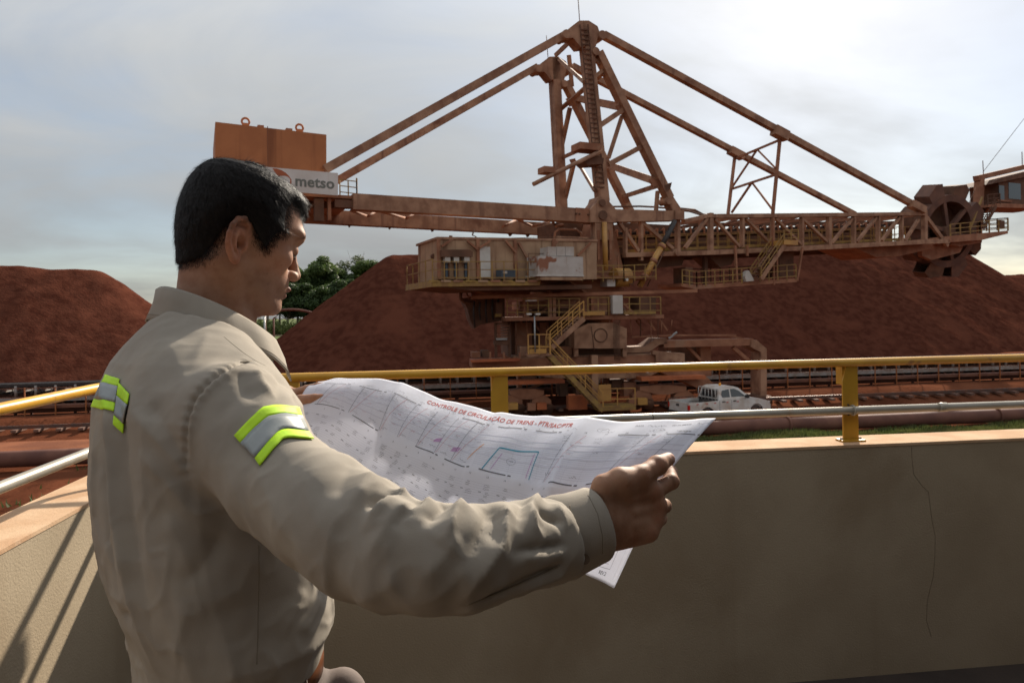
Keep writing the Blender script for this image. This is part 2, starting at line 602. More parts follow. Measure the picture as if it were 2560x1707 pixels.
# rust-red arch of an old conveyor pipe bridge between heaps
M_rustp = mat('rusty_pipe', (0.150, 0.062, 0.042), (0.105, 0.042, 0.030), rough=0.75, scale=1.2, bump=0.2, bscale=25, c=(0.19, 0.085, 0.055), cscale=.5, spec=0.3)
a0, a1 = P(640, 792, 120), P(830, 800, 120)
t = thing('arched_pipe', 'thin rust-red arched pipe in front of the trees', 'pipe', (a0.x, a0.y, 0))
pts = []
for k in range(15):
    u = k / 14
    p = a0.lerp(a1, u)
    p.z += 1.55 * math.sin(math.pi * u)
    pts.append(p)
MB().tube(pts, .22, 8).build('pipe', M_rustp, t)
for u in (0.12, .9):
    p = a0.lerp(a1, u)
    MB().bar((p.x, p.y, -.2), (p.x, p.y, p.z + .5), .3).build('support', M_rustp, t)
M_galv = mat('galvanised', (0.33, 0.34, 0.34), (0.25, 0.26, 0.26), rough=0.45, metal=0.5, scale=4)
for px, Y, top, lb, m in ((661, 105, 790, 'slim grey pole below the man\'s chin', M_galv), (684, 100, 795, 'slim rusty pole right of the grey pole below the chin', M_rustp)):
    p = P(px, top, Y)
    mb = MB()
    mb.tube([(p.x, p.y, 0), (p.x, p.y, p.z)], .13, 8).tube([(p.x, p.y, 0), (p.x, p.y, .3)], .25, 8).tube([(p.x, p.y, p.z), (p.x + .5, p.y, p.z + .25)], [.07, .07], 6)
    tag(mb.build('pole', m), lb, 'pole')

# grass growing between the building and the pipe
M_grass = mat('grass_blades', (0.075, 0.095, 0.022), (0.115, 0.120, 0.034), rough=0.7, scale=0.8, transl=0.3, c=(0.15, 0.10, 0.05), cscale=.35, clo=.55, chi=.68)
rg = np.random.default_rng(11)
vs_, fs = [], []
for i in range(64000):
    a = rg.uniform(-26, 32)
    b_ = rg.uniform(16.5, 26.75)
    if i > 30000:
        a, b_ = rg.uniform(2, 28), rg.uniform(24.3, 26.8)
    den_ = fbm(a * .22 + 5, b_ * .28 + 9)
    side = .35 if a > -4 else -.15
    if den_ + side + (.55 if b_ > 24 and a > 0 else 0) < rg.uniform(-.1, .55):
        continue
    p = yard(a, b_, 0.0)
    p.z = gz(p.x, p.y) - .01
    h = rg.uniform(.08, .26)
    w = rg.uniform(.02, .05)
    an = rg.uniform(0, 6.28)
    e = V(math.cos(an), math.sin(an), 0) * w
    l = V(rg.normal() * .05, rg.normal() * .05, h)
    b = len(vs_)
    vs_ += [p - e, p + e, p + l]
    fs.append((b, b + 1, b + 2))
gr = MB().add(vs_, fs).build('grass', M_grass)
stuff(gr); gr['label'] = 'patchy short grass on the red ground along the pipe'

# the big slurry pipe on the ground
t = thing('ground_pipe', 'long thick rust-brown pipe lying on the ground in front of the white truck', 'pipe', yard(-45, 27.2, 0))
MB().tube([yard(a, 27.2 + .05 * math.sin(a * .2), .36) for a in range(-45, 56, 3)], .30, 20).build('pipe_run', M_rustp, t)
for a in (-17.0, -6.0, 4.1, 15.9, 26, 38):
    mb = MB()
    mb.tube([yard(a - .05, 27.2 + .05 * math.sin(a * .2), .36), yard(a + .05, 27.2 + .05 * math.sin(a * .2), .36)], .36, 20)
    mb.build('clamp', M_rustp, t)
    MB().box(-.5, -.12, -.1, .5, .12, .1).build('saddle', M_rustp, t).location = yard(a, 27.2, .05) - Vector(wloc(t))

# rails of the yard track
M_rail = mat('rail_steel', (0.10, 0.075, 0.065), (0.16, 0.075, 0.05), rough=0.5, metal=0.6, scale=3)
M_sleeper = mat('sleeper', (0.13, 0.07, 0.05), (0.17, 0.09, 0.06), rough=0.9, scale=2)
def track(b0, gauge, label):
    t = thing('rail_track', label, 'rail track', yard(-60, b0, 0))
    for g_ in ((0, gauge) if gauge else (0,)):
        mb = MB()
        mb.bar(yard(-60, b0 + g_, .20), yard(60, b0 + g_, .20), .07, .14)
        mb.bar(yard(-60, b0 + g_, .12), yard(60, b0 + g_, .12), .15, .03)
        mb.build('rail', M_rail, t)
    for k in range(120):
        mb = MB().bar(yard(-60 + k, b0 - .5, .06), yard(-60 + k, b0 + (gauge or 0) + .5, .06), .24, .12)
        mb.build('sleeper', M_sleeper, t)
    return t
track(36.6, None, 'nearest steel rail of the yard track, in front of the red earth bank')
track(46.4, None, 'second steel rail of the yard track under the machine, farther from the balcony')
# ================================================================== the balcony
BYAW = R(6.4)
bx, by = V(math.cos(BYAW), math.sin(BYAW), 0), V(-math.sin(BYAW), math.cos(BYAW), 0)
KC = V(-1.463, 2.67, CAMH)
def bal(a, b, z):                      # along right wall from inner corner, outwards, height relative to the lens
    return KC + bx * a + by * b + V(0, 0, z)
ZT, ZF, TH = -0.60, -1.62, 0.20
M_stucco = mat('stucco', (0.375, 0.305, 0.215), (0.325, 0.260, 0.180), rough=0.95, scale=2.2, detail=10, bump=0.5, bscale=140, bdist=0.0035, spec=0.1, streak=((0.24, 0.175, 0.11), 2.2, .60, .85),
               c=(0.275, 0.208, 0.135), cscale=1.1, clo=0.55, chi=0.8)
M_coping = mat('dusty_coping', (0.54, 0.375, 0.240), (0.45, 0.280, 0.165), rough=0.95, scale=6, detail=9, bump=0.5, bscale=120, bdist=0.003, spec=0.15,
               c=(0.60, 0.45, 0.32), cscale=3.5, clo=0.55, chi=0.7)
M_floor = mat('balcony_floor', (0.050, 0.034, 0.026), (0.034, 0.023, 0.018), rough=0.85, scale=3, bump=0.2, bscale=60)
def L_prism(z0, z1, out, inn):
    a = [(-TH - out, -5.5), (inn, -5.5), (inn, -inn), (7.0, -inn), (7.0, TH + out), (-TH - out, TH + out)]
    mb = MB()
    vs_ = [bal(x, y, z0) for x, y in a] + [bal(x, y, z1) for x, y in a]
    n = 6
    fs = [(0, 5, 2, 1), (2, 5, 4, 3), (6, 7, 8, 11), (8, 9, 10, 11)] + [(i, (i + 1) % n, n + (i + 1) % n, n + i) for i in range(n)]
    return mb.add(vs_, fs)
wall_t = thing('parapet_wall', 'beige stucco parapet wall around the balcony, behind the man', 'wall', bal(0, 0, ZF))
L_prism(-5.3, ZT - .012, 0, 0).build('wall_body', M_stucco, wall_t)
cp = L_prism(ZT - .012, ZT, .003, .003).build('coping', M_coping, wall_t)
cp['label'] = 'orange dusty top of the parapet'
# hairline crack in the plaster, drawn as a thin dark tube along its line
M_crack = mat('crack', (0.10, 0.065, 0.035), rough=1.0)
def crack(pts, w):
    out = []
    for px, py in pts:
        r = ray(px, py)
        t_ = (KC - V(0, 0, CAMH)).dot(by) / r.dot(by)
        out.append(r * t_ + V(0, 0, CAMH) - by * .0005)
    MB().tube(out, w, 4).build('crack', M_crack, wall_t)
crack([(2278, 1104), (2280, 1150), (2284, 1185), (2305, 1214), (2321, 1228), (2324, 1255), (2330, 1300), (2338, 1340), (2337, 1390), (2333, 1440), (2318, 1500), (2316, 1550), (2328, 1590)], .0007)

floor = MB().hexa([bal(-.2, -6, ZF - .25), bal(7, -6, ZF - .25), bal(7, 0, ZF - .25), bal(-.2, 0, ZF - .25), bal(-.2, -6, ZF), bal(7, -6, ZF), bal(7, 0, ZF), bal(-.2, 0, ZF)]).build('balcony_floor', M_floor)
structure(floor)
# unseen building behind and right of the lens, added to block sky light
M_render = mat('building_render', (0.050, 0.038, 0.028), (0.040, 0.030, 0.022), rough=0.9, scale=2)  # kept dark so the unseen building bounces little light onto the parapet
M_dkdoor = mat('dark_door', (0.05, 0.04, 0.035), rough=0.6)
bt = thing('unseen_building', 'unseen dark building of the balcony, behind the viewer, added to shade it', 'building', bal(0, -5.6, -5.3))
mb = MB().hexa([bal(-.2, -7.5, -5.3), bal(9, -7.5, -5.3), bal(9, -4.35, -5.3), bal(-.2, -4.35, -5.3), bal(-.2, -7.5, 1.6), bal(9, -7.5, 1.6), bal(9, -4.35, 1.6), bal(-.2, -4.35, 1.6)])
mb.build('wall', M_render, bt)
MB().hexa([bal(4.1, -4.34, -5.3), bal(9, -4.34, -5.3), bal(9, -1.1, -5.3), bal(4.1, -1.1, -5.3), bal(4.1, -4.34, 1.6), bal(9, -4.34, 1.6), bal(9, -1.1, 1.6), bal(4.1, -1.1, 1.6)]).build('shade_wing', M_render, bt)  # unseen side block added to darken the right end of the parapet
MB().hexa([bal(-.5, -7.7, 1.603), bal(9.2, -7.7, 1.603), bal(9.2, -2.7, 1.603), bal(-.5, -3.2, 1.603), bal(-.5, -7.7, 1.8), bal(9.2, -7.7, 1.8), bal(9.2, -2.7, 1.8), bal(-.5, -3.2, 1.8)]).build('shade_roof', M_render, bt)  # unseen overhang, sized to keep sky light off the lower parapet
d_ = MB().hexa([bal(1.2, -4.35, ZF), bal(2.1, -4.35, ZF), bal(2.1, -4.31, ZF), bal(1.2, -4.31, ZF), bal(1.2, -4.35, ZF + 2.1), bal(2.1, -4.35, ZF + 2.1), bal(2.1, -4.31, ZF + 2.1), bal(1.2, -4.31, ZF + 2.1)]).build('door', M_dkdoor, bt)
MB().tube([bal(1.98, -4.29, ZF + 1.0), bal(1.86, -4.26, ZF + 1.0)], .012, 8).build('handle', M_galv, d_)

# guard rail: yellow hand rail, plate posts, grey pipe clamped on
M_yel = mat('yellow_paint', (0.62, 0.33, 0.030), (0.54, 0.27, 0.025), rough=0.38, scale=7, detail=8, bump=0.08, bscale=60, bdist=0.002,
            c=(0.30, 0.13, 0.035), cscale=11, clo=0.60, chi=0.74, spec=0.4)
M_yelpost = mat('yellow_plate', (0.50, 0.27, 0.022), (0.42, 0.215, 0.02), rough=0.5, scale=5, detail=8, c=(0.28, 0.13, 0.03), cscale=7, clo=0.66, chi=0.8)
M_pipe = mat('grey_pipe', (0.40, 0.37, 0.31), (0.32, 0.29, 0.235), rough=0.42, metal=0.25, scale=5, detail=8, bump=0.06, bscale=50, bdist=0.002,
             c=(0.30, 0.20, 0.12), cscale=6, clo=0.62, chi=0.78)
rl = thing('guard_rail', 'yellow hand rail on plate posts with a grey pipe below, along the parapet', 'railing', bal(0, .1, ZT))
ZR, ZM, ZC = -.246, -.4575, .10
def corner_path(off, z, r=.28, a1=6.9, b1=-5.4, n=9):
    x0, y0 = -off, off
    pts = [bal(x0, b1, z), bal(x0, y0 - r, z)]
    for k in range(1, n):
        t_ = math.pi / 2 * k / n
        pts.append(bal(x0 + r * (1 - math.cos(t_)), y0 - r + r * math.sin(t_), z))
    pts += [bal(x0 + r, y0, z), bal(a1, y0, z)]
    return pts
MB().tube(corner_path(.085, ZR), .0185, 16).build('hand_rail', M_yel, rl)
MB().tube(corner_path(.055, ZM), .0175, 16).build('grey_pipe', M_pipe, rl)
def post(a, b, along, outd):
    c = lambda u, z: bal(a, b, 0) - V(0, 0, 0) + along * u + V(0, 0, z)
    w = .0365
    prof = [(-w, ZT + .0), (w, ZT + .0), (w, ZR - .012), (-w + .018, ZR - .012), (-w, ZR - .085)]
    mb = MB().prism([c(u, z) - outd * .004 for u, z in prof], outd * .008)
    p = mb.build('post', M_yelpost, rl)
    MB().obox(c(0, ZT + .004), along * .055, outd * .03, V(0, 0, .004)).build('base_plate', M_yelpost, p)
    for s_ in (-1, 1):
        MB().lathe(c(s_ * .045, ZT + .008), (0, 0, 1), [(.007, 0), (.007, .006), (.001, .008)], 6).build('anchor_bolt', M_galv, p)
    mb = MB().prism([c(u, z) + outd * .004 for u, z in [(-w + .004, ZR - .005), (-w + .026, ZR - .005), (-w + .026, ZR - .10), (-w + .004, ZR - .10)]], outd * .05)
    mb.build('stiffener', M_yelpost, p)
    return p
def on_right(px, py=1000, off=.085):   # distance along the right wall under a pixel
    r = ray(px, py)
    o = bal(0, off, 0) - V(0, 0, CAMH)
    t_ = o.dot(by) / r.dot(by)
    return (r * t_ - o).dot(bx)
for px in (2125, 1249, 726):
    post(on_right(px), .085, bx, by)
for b_ in (-1.15, -2.4, -3.6):
    post(-.085, b_, -by, -bx)
# clamps, coupling sleeve
M_dk = mat('dark_steel', (0.055, 0.045, 0.04), (0.09, 0.06, 0.045), rough=0.6, metal=0.4, scale=8)
def ring_at(a, rmaj, rmin, m, name, off=.055, z=ZM):
    c = bal(a, off, z)
    pts = [c + (by * math.cos(t_) + V(0, 0, 1) * math.sin(t_)) * rmaj for t_ in [2 * math.pi * k / 18 for k in range(19)]]
    MB().tube(pts, rmin, 6, caps=False).build(name, m, rl)
a_ = on_right(2132, 1018, .055)
ring_at(a_, .021, .0045, M_pipe, 'clamp')
MB().tube([bal(a_ - .006, .075, ZM + .02), bal(a_ - .006, .098, ZM + .028)], .004, 6).build('bolt', M_dk, rl)
MB().tube([bal(a_ - .006, .075, ZM - .022), bal(a_ - .006, .098, ZM - .03)], .004, 6).build('bolt', M_dk, rl)
a_ = on_right(2355, 1002, .055)
MB().tube([bal(a_ - .022, .055, ZM), bal(a_ + .022, .055, ZM)], .0205, 16).build('coupling', M_pipe, rl)
a_ = on_right(1630, 1025, .055)
ring_at(a_, .0183, .0014, M_dk, 'wire_tie')
b_ = -.86
c = bal(-.055, b_, ZM)
MB().tube([c + (bx * math.cos(t_) + V(0, 0, 1) * math.sin(t_)) * .018 for t_ in [2 * math.pi * k / 18 for k in range(19)]], .0016, 5, caps=False).build('wire_tie', mat('white_tape', (.7, .7, .68)), rl)
# ================================================================== yard conveyor
M_belt = mat('rubber_belt', (0.018, 0.016, 0.016), (0.035, 0.025, 0.022), rough=0.7, scale=2)
M_cframe = mat('conveyor_steel', (0.165, 0.062, 0.034), (0.110, 0.040, 0.024), rough=0.8, scale=1.6, c=(0.20, 0.095, 0.055), cscale=.8)
M_idler = mat('idler_steel', (0.27, 0.255, 0.24), (0.21, 0.16, 0.13), rough=0.6, scale=3)
M_orange = mat('orange_post', (0.34, 0.105, 0.022), (0.24, 0.075, 0.025), rough=0.7, scale=2)
BC, ZB = 42.3, 1.70
cv = thing('yard_conveyor', 'long low belt conveyor running across the yard behind the truck', 'conveyor', yard(-45, BC, 0))
# troughed belt
prof = [(-.75, .16), (-.45, -.02), (-.2, -.10), (.2, -.10), (.45, -.02), (.75, .16)]
mb = MB()
n = 40
vs_ = [yard(-45 + 2.6 * k, BC + o_, ZB + h) for k in range(n) for o_, h in prof]
mb.add(vs_, [(k * 6 + j, (k + 1) * 6 + j, (k + 1) * 6 + j + 1, k * 6 + j + 1) for k in range(n - 1) for j in range(5)], True)
mb.bar(yard(-45, BC - .78, ZB + .12), yard(56, BC - .78, ZB + .12), .05, .16)
mb.build('belt', M_belt, cv)
mb = MB().bar(yard(-45, BC, ZB - .75), yard(56, BC, ZB - .75), 1.2, .03)
mb.build('return_belt', M_belt, cv)
for o_ in (-.82, .82):
    MB().bar(yard(-45, BC + o_, ZB - .62), yard(56, BC + o_, ZB - .62), .10, .20).build('stringer', M_cframe, cv)
MB().bar(yard(-45, BC - 1.35, .72), yard(56, BC - 1.35, .72), .9, .07).build('walkway', M_cframe, cv)
MB().bar(yard(-45, BC - 1.82, .70), yard(56, BC - 1.82, .70), .06, .16).build('walkway_edge', M_cframe, cv)
for z, h_, m_ in ((.45, .34, M_cframe), (1.02, .22, M_idler), (.16, .12, M_cframe)):
    MB().bar(yard(-45, BC - .95, z), yard(56, BC - .95, z), .06, h_).build('cable_tray', m_, cv)
MB().bar(yard(-45, BC + .9, .8), yard(56, BC + .9, .8), .04, 1.2).build('side_skirt', M_belt, cv)
def shared(name, mb, m, parent):
    me_o = mb.build(name, m, None)
    return me_o
# idler frames: one mesh, many copies
mb = MB()
mb.tube([(0, -.80, -.55), (0, -.80, .06)], .075, 8)
mb.tube([(0, .80, -.55), (0, .80, .06)], .075, 8)
mb.bar((0, -.8, -.28), (0, .8, -.28), .08, .08)
mb.tube([(0, -.8, .10), (0, -.42, -.10)], .07, 8).tube([(0, -.40, -.12), (0, .40, -.12)], .07, 8).tube([(0, .42, -.10), (0, .8, .10)], .07, 8)
proto = mb.build('idler', M_idler, cv)
def place(o, p, rz):
    o.location = Vector(p) - Vector(wloc(cv))
    o.rotation_euler = (0, 0, rz)
def shift_to_origin(o):               # mesh was built minus the parent's place: move it back
    off = Vector(wloc(o.parent))
    o.data.transform(Matrix.Translation(off))
shift_to_origin(proto)
first = True
def copies(proto, pts, rz):
    for i, p in enumerate(pts):
        o = proto if i == 0 else proto.copy()
        if i:
            COL.objects.link(o)
            o.parent = proto.parent
        o.location = Vector(p) - Vector(wloc(proto.parent))
        o.rotation_euler = (0, 0, rz)
copies(proto, [yard(-38 + 1.02 * k, BC, ZB) for k in range(86)], YAW)
mb = MB()
for s in (-.82, .82):
    mb.bar((0, s, -.1), (0, s, ZB - .7), .11, .11)
mb.bar((0, -.82, .35), (0, .82, .75), .06, .06)
mb.bar((0, -.85, ZB - 1.05), (0, .85, ZB - 1.05), .08, .10)
mb.bar((.9, -.82, ZB - .72), (0, -.82, .35), .06, .06).bar((-.9, -.82, ZB - .72), (0, -.82, .35), .06, .06)
mb.box(-.25, -1.05, -.15, .25, -.6, .16)
proto = mb.build('trestle', M_cframe, cv)
shift_to_origin(proto)
copies(proto, [yard(-37 + 3.06 * k, BC, 0) for k in range(28)], YAW)
mb = MB().bar((0, 0, 0), (0, 0, 1.78), .055, .055)
proto = mb.build('fence_post', M_orange, cv)
shift_to_origin(proto)
copies(proto, [yard(-37.5 + 1.53 * k, BC - 1.9, 0) for k in range(56)], YAW)
for z in (1.75, 1.25):
    MB().bar(yard(-45, BC - 1.9, z), yard(56, BC - 1.9, z), .035, .035).build('fence_rail', M_cframe, cv)
# cut earth bank behind the near rail
mb = MB()
rows = []
for k in range(81):
    a = -60 + 1.5 * k
    rows += [yard(a, 38.0 + .3 * fbm(a * .3, 1), -.2), yard(a, 38.7 + .3 * fbm(a * .3, 2), .28 + .1 * fbm(a * .6, 4)), yard(a, 39.9 + .2 * fbm(a * .4, 3), .34 + .08 * fbm(a, 8)), yard(a, 40.6, -.2)]
mb.add(rows, [(k * 4 + j, (k + 1) * 4 + j, (k + 1) * 4 + j + 1, k * 4 + j + 1) for k in range(80) for j in range(3)], True)
structure(mb.build('earth_bank', M_earth))

# ================================================================== white pickup truck
M_white = mat('white_car_paint', (0.60, 0.575, 0.545), (0.50, 0.43, 0.37), rough=0.35, scale=1.8, detail=8, spec=0.6, c=(0.40, 0.27, 0.19), cscale=1.4, clo=.58, chi=.75)
M_dirtw = mat('dusty_white', (0.62, 0.55, 0.48), (0.50, 0.36, 0.27), rough=0.5, scale=2.5)
M_glass = mat('car_glass', (0.03, 0.036, 0.04), rough=0.06, spec=0.9)
M_black = mat('black_plastic', (0.022, 0.02, 0.02), (0.04, 0.03, 0.026), rough=0.6, scale=4)
M_tyre = mat('dusty_tyre', (0.045, 0.034, 0.028), (0.11, 0.06, 0.045), rough=0.9, scale=4)
M_rim = mat('steel_rim', (0.32, 0.31, 0.30), (0.24, 0.19, 0.16), rough=0.5, metal=0.5, scale=4)
M_red = mat('red_lens', (0.50, 0.02, 0.015), rough=0.25)
M_amber = mat('amber_lens', (0.75, 0.30, 0.02), rough=0.25)
gp = Gd(1800, 1047, -.33)
TY = R(21)
tx, ty_ = V(math.cos(TY), math.sin(TY), 0), V(-math.sin(TY), math.cos(TY), 0)
T0 = V(gp.x, gp.y, -.33)
def T(x, y, z):
    return T0 + tx * x + ty_ * y + V(0, 0, z)
tr = thing('pickup_truck', 'white double-cab pickup truck parked on the dirt road below', 'truck', T(0, 0, 0))
def arc(cx, r, a0, a1, n=7, cz=.38):
    return [(cx + r * math.cos(a0 + (a1 - a0) * k / n), cz + r * math.sin(a0 + (a1 - a0) * k / n)) for k in range(n + 1)]
side = [(-2.5, .55), (-2.52, 1.06), (-.72, 1.08), (-.72, 1.14), (1.0, 1.16), (1.85, 1.05), (2.3, .93), (2.52, .72), (2.52, .45), (2.35, .36)]
side += [(x, z) for x, z in arc(1.62, .44, 0.0, math.pi)] + [(-.95, .36)] + [(x, z) for x, z in arc(-1.42, .44, 0.0, math.pi)] + [(-2.3, .42)]
def yat(z, sgn):                       # body side leans in a little above the belt
    return sgn * (.88 - max(0, z - .75) * .10)
for sgn in (-1, 1):
    n_ = len(side)
    vo = [T(x, yat(z, sgn), z) for x, z in side]
    vi = [T(x, yat(z, sgn) - sgn * .07, z) for x, z in side]
    mb = MB().add(vo + vi, [tuple(range(n_)), tuple(range(2 * n_ - 1, n_ - 1, -1))] + [(i, (i + 1) % n_, n_ + (i + 1) % n_, n_ + i) for i in range(n_)])
    mb.build('side_panel', M_white, tr)
w = .80
def slab(pts, w0, name, m, par=tr):    # side profile swept across the car
    return MB().prism([T(x, -w0, z) for x, z in pts], ty_ * 2 * w0).build(name, m, par)
slab([(1.0, .60), (1.0, 1.165), (1.86, 1.055), (2.3, .935), (2.515, .72), (2.515, .6)], w, 'bonnet', M_white)
slab([(-.72, .4), (-.72, 1.14), (1.0, 1.16), (1.0, .4)], .802, 'cab_floor', M_black)
slab([(-2.47, .60), (-2.47, .68), (-.72, .68), (-.72, .60)], .795, 'bed_floor', M_black)
tg = slab([(-2.54, .58), (-2.54, 1.06), (-2.48, 1.06), (-2.48, .58)], .795, 'tailgate', M_white)
MB().obox(T(-2.555, .05, .9), tx * .01, ty_ * .12, V(0, 0, .05)).build('handle', M_black, tg)
slab([(-2.62, .42), (-2.62, .56), (-2.5, .56), (-2.5, .42)], .86, 'rear_bumper', M_black)
slab([(2.4, .36), (2.4, .62), (2.58, .60), (2.60, .40)], .87, 'front_bumper', M_black)
# cab
cb = [(-.70, 1.13), (-.60, 1.66), (-.35, 1.76), (.35, 1.74), (.62, 1.66), (1.28, 1.13)]
def gw(z):
    return .83 - (z - 1.1) * .26
n_ = len(cb)
va = [T(x, -gw(z), z) for x, z in cb] + [T(x, gw(z), z) for x, z in cb]
cab = MB().add(va, [tuple(range(n_)), tuple(range(2 * n_ - 1, n_ - 1, -1))] + [(i, (i + 1) % n_, n_ + (i + 1) % n_, n_ + i) for i in range(n_)]).build('cab', M_white, tr)
def win(pts, sgn, name='window'):
    a = [T(x, sgn * (gw(z) + .006), z) for x, z in pts]
    MB().prism(a, ty_ * (-sgn) * .02).build(name, M_glass, cab)
for sgn in (-1, 1):
    win([(-.46, 1.22), (-.50, 1.38), (-.42, 1.56), (.02, 1.62), (.02, 1.22)], sgn)
    win([(.10, 1.22), (.10, 1.62), (.36, 1.62), (.60, 1.52), (.98, 1.22)], sgn)
mb = MB().add([T(.70, -.60, 1.61), T(.70, .60, 1.61), T(1.25, .72, 1.165), T(1.25, -.72, 1.165)], [(0, 1, 2, 3)])
mb.build('windscreen', M_glass, cab).location = tx * .012 + V(0, 0, .014)
MB().add([T(-.712, -.66, 1.22), T(-.712, .66, 1.22), T(-.635, .60, 1.58), T(-.635, -.60, 1.58)], [(0, 1, 2, 3)]).build('rear_window', M_glass, cab)
mb = MB().lathe(T(-.05, -.1, 1.755), (0, 0, 1), [(.0, .13), (.05, .125), (.065, .09), (.065, 0)], 10)
mb.build('beacon', M_amber, tr)
# head-board cage behind the cab
mb = MB()
for y in (-.72, -.43, -.14, .14, .43, .72):
    mb.tube([T(-.80, y, 1.06), T(-.80, y * .93, 1.68)], .018, 6)
mb.tube([T(-.80, -.68, 1.68), T(-.80, .68, 1.68)], .025, 6)
mb.build('cage', M_white, tr)
for y in (-.80, .80):
    MB().tube([T(-2.45, y, 1.15), T(-.9, y, 1.15)], .018, 6).build('bed_rail', M_black, tr)
for sgn in (-1, 1):
    MB().obox(T(-2.50, sgn * .83, .84), tx * .045, ty_ * .055, V(0, 0, .12)).build('tail_light', M_red, tr)
    MB().obox(T(2.42, sgn * .70, .80), tx * .09, ty_ * .13, V(0, 0, .07)).build('headlight', mat('lens', (.5, .5, .5), rough=.1), tr)
    MB().obox(T(.95, sgn * .98, 1.22), tx * .06, ty_ * .10, V(0, 0, .08)).build('mirror', M_black, tr)
for x in (-2.0, -1.45, -.95, .45, -.2):
    MB().obox(T(x, -.872, .98), tx * .06, ty_ * .006, V(0, 0, .018)).build('reflector', M_red, tr)
for x in (.02 + .03, -.68):
    MB().obox(T(x, -.885, .80), tx * .004, ty_ * .003, V(0, 0, .30)).build('door_gap', M_black, tr)
MB().obox(T(-.42, -.882, 1.02), tx * .09, ty_ * .012, V(0, 0, .02)).build('door_handle', M_black, tr)
MB().obox(T(.25, -.882, 1.03), tx * .09, ty_ * .012, V(0, 0, .02)).build('door_handle', M_black, tr)
for x in (-1.42, 1.62):
    for sgn in (-1, 1):
        wo_ = MB().lathe(T(x, sgn * .62, .37), ty_ * sgn, [(.20, 0), (.34, 0), (.37, .04), (.37, .19), (.34, .235), (.22, .235)], 20, tx).build('wheel', M_tyre, tr)
        MB().lathe(T(x, sgn * .62, .37), ty_ * sgn, [(.22, .23), (.20, .19), (.12, .17), (.09, .20), (0.001, .21)], 16, tx).build('rim', M_rim, wo_)
# ================================================================== bucket-wheel reclaimer
M_steel = mat('dusty_steel', (0.365, 0.208, 0.128), (0.230, 0.118, 0.070), rough=0.72, scale=1.3, detail=8, bump=0.1, bscale=20, bdist=0.01,
              c=(0.155, 0.064, 0.036), cscale=.9, clo=.52, chi=.75, streak=((0.180, 0.088, 0.055), 2.4, .55, .75), spec=0.3)
M_steel2 = mat('rusty_steel', (0.320, 0.150, 0.086), (0.215, 0.092, 0.052), rough=0.8, scale=1.2, detail=8, c=(0.280, 0.155, 0.098), cscale=.8, spec=0.25)
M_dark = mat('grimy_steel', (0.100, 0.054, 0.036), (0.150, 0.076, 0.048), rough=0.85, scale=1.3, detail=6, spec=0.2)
M_box = mat('counterweight_paint', (0.43, 0.165, 0.065), (0.37, 0.138, 0.054), rough=0.7, scale=.8, detail=8, streak=((0.235, 0.082, 0.033), 1.6, .55, .75), spec=0.3)
M_house = mat('house_cladding', (0.40, 0.260, 0.160), (0.310, 0.190, 0.115), rough=0.75, scale=1.0, detail=8, streak=((0.165, 0.085, 0.048), 2.2, .52, .72), spec=0.3)
M_yel2 = mat('dirty_yellow', (0.30, 0.185, 0.042), (0.205, 0.110, 0.038), rough=0.7, scale=2.5, detail=6)
M_yelb = mat('yellow_cylinder', (0.46, 0.245, 0.055), (0.36, 0.180, 0.05), rough=0.5, scale=1.5)
M_tank = mat('white_rusty_tank', (0.46, 0.43, 0.40), (0.36, 0.31, 0.27), rough=0.6, scale=1.2, c=(0.235, 0.090, 0.045), cscale=1.3, clo=.52, chi=.60, streak=((0.25, 0.12, 0.07), 3.0, .6, .75))
M_panelw = mat('white_panel', (0.52, 0.50, 0.46), (0.44, 0.41, 0.37), rough=0.6, scale=1.5)
M_blue = mat('blue_motor', (0.055, 0.075, 0.10), rough=0.6)
M_orng = mat('orange_beam', (0.42, 0.115, 0.035), (0.30, 0.08, 0.03), rough=0.7, scale=1.5)

class Frame:
    """a vertical working plane through q with a yaw; l = distance behind the plane"""
    def __init__(s, px, depth, yaw):
        s.u = V(math.cos(yaw), math.sin(yaw), 0)
        s.v = V(-math.sin(yaw), math.cos(yaw), 0)
        r = ray(px, 800)
        s.q = V(r.x * depth, depth, 0)
    def pt(s, px, py, l=0.0):
        r = ray(px, py)
        t_ = (s.q.dot(s.v) + l) / r.dot(s.v)
        return r * t_ + V(0, 0, CAMH)
    def k(s, px, py, l=0.0):           # metres per photo pixel there
        return s.pt(px, py, l).y / FPX
    def sz(s, px, py, l=0.0):
        p = s.pt(px, py, l)
        return (p - s.q).dot(s.u), p.z
    def loc(s, a, l, z):
        return s.q + s.u * a + s.v * l + V(0, 0, z)
    def box(s, mb, x0, y0, x1, y1, l, d):
        a0, _ = s.sz(x0, (y0 + y1) / 2, l)
        a1, _ = s.sz(x1, (y0 + y1) / 2, l)
        _, z0 = s.sz((x0 + x1) / 2, y1, l)
        _, z1 = s.sz((x0 + x1) / 2, y0, l)
        return mb.obox(s.loc((a0 + a1) / 2, l + d / 2, (z0 + z1) / 2), s.u * (a1 - a0) / 2, s.v * d / 2, V(0, 0, (z1 - z0) / 2))
    def poly(s, mb, pts, l, d):
        return mb.prism([s.pt(x, y, l) for x, y in pts], s.v * d)
    def bar(s, mb, a, b, wpx, la=0.0, lb=None, depth=None, out=0.0):
        lb = la if lb is None else lb
        p, q = s.pt(a[0], a[1], la + out), s.pt(b[0], b[1], lb + out)
        w = wpx * (p.y + q.y) / 2 / FPX
        d = w if depth is None else depth
        return mb.bar(p, q, d, w, up=s.v.cross(q - p))
RQ = Frame(1507, 39.5, R(24.6))
rec = thing('bucket_wheel_reclaimer', 'huge rusty brown bucket-wheel reclaimer with tall A-frame mast and long boom', 'reclaimer', V(RQ.q.x, RQ.q.y + 3, 0))
W = 6.0

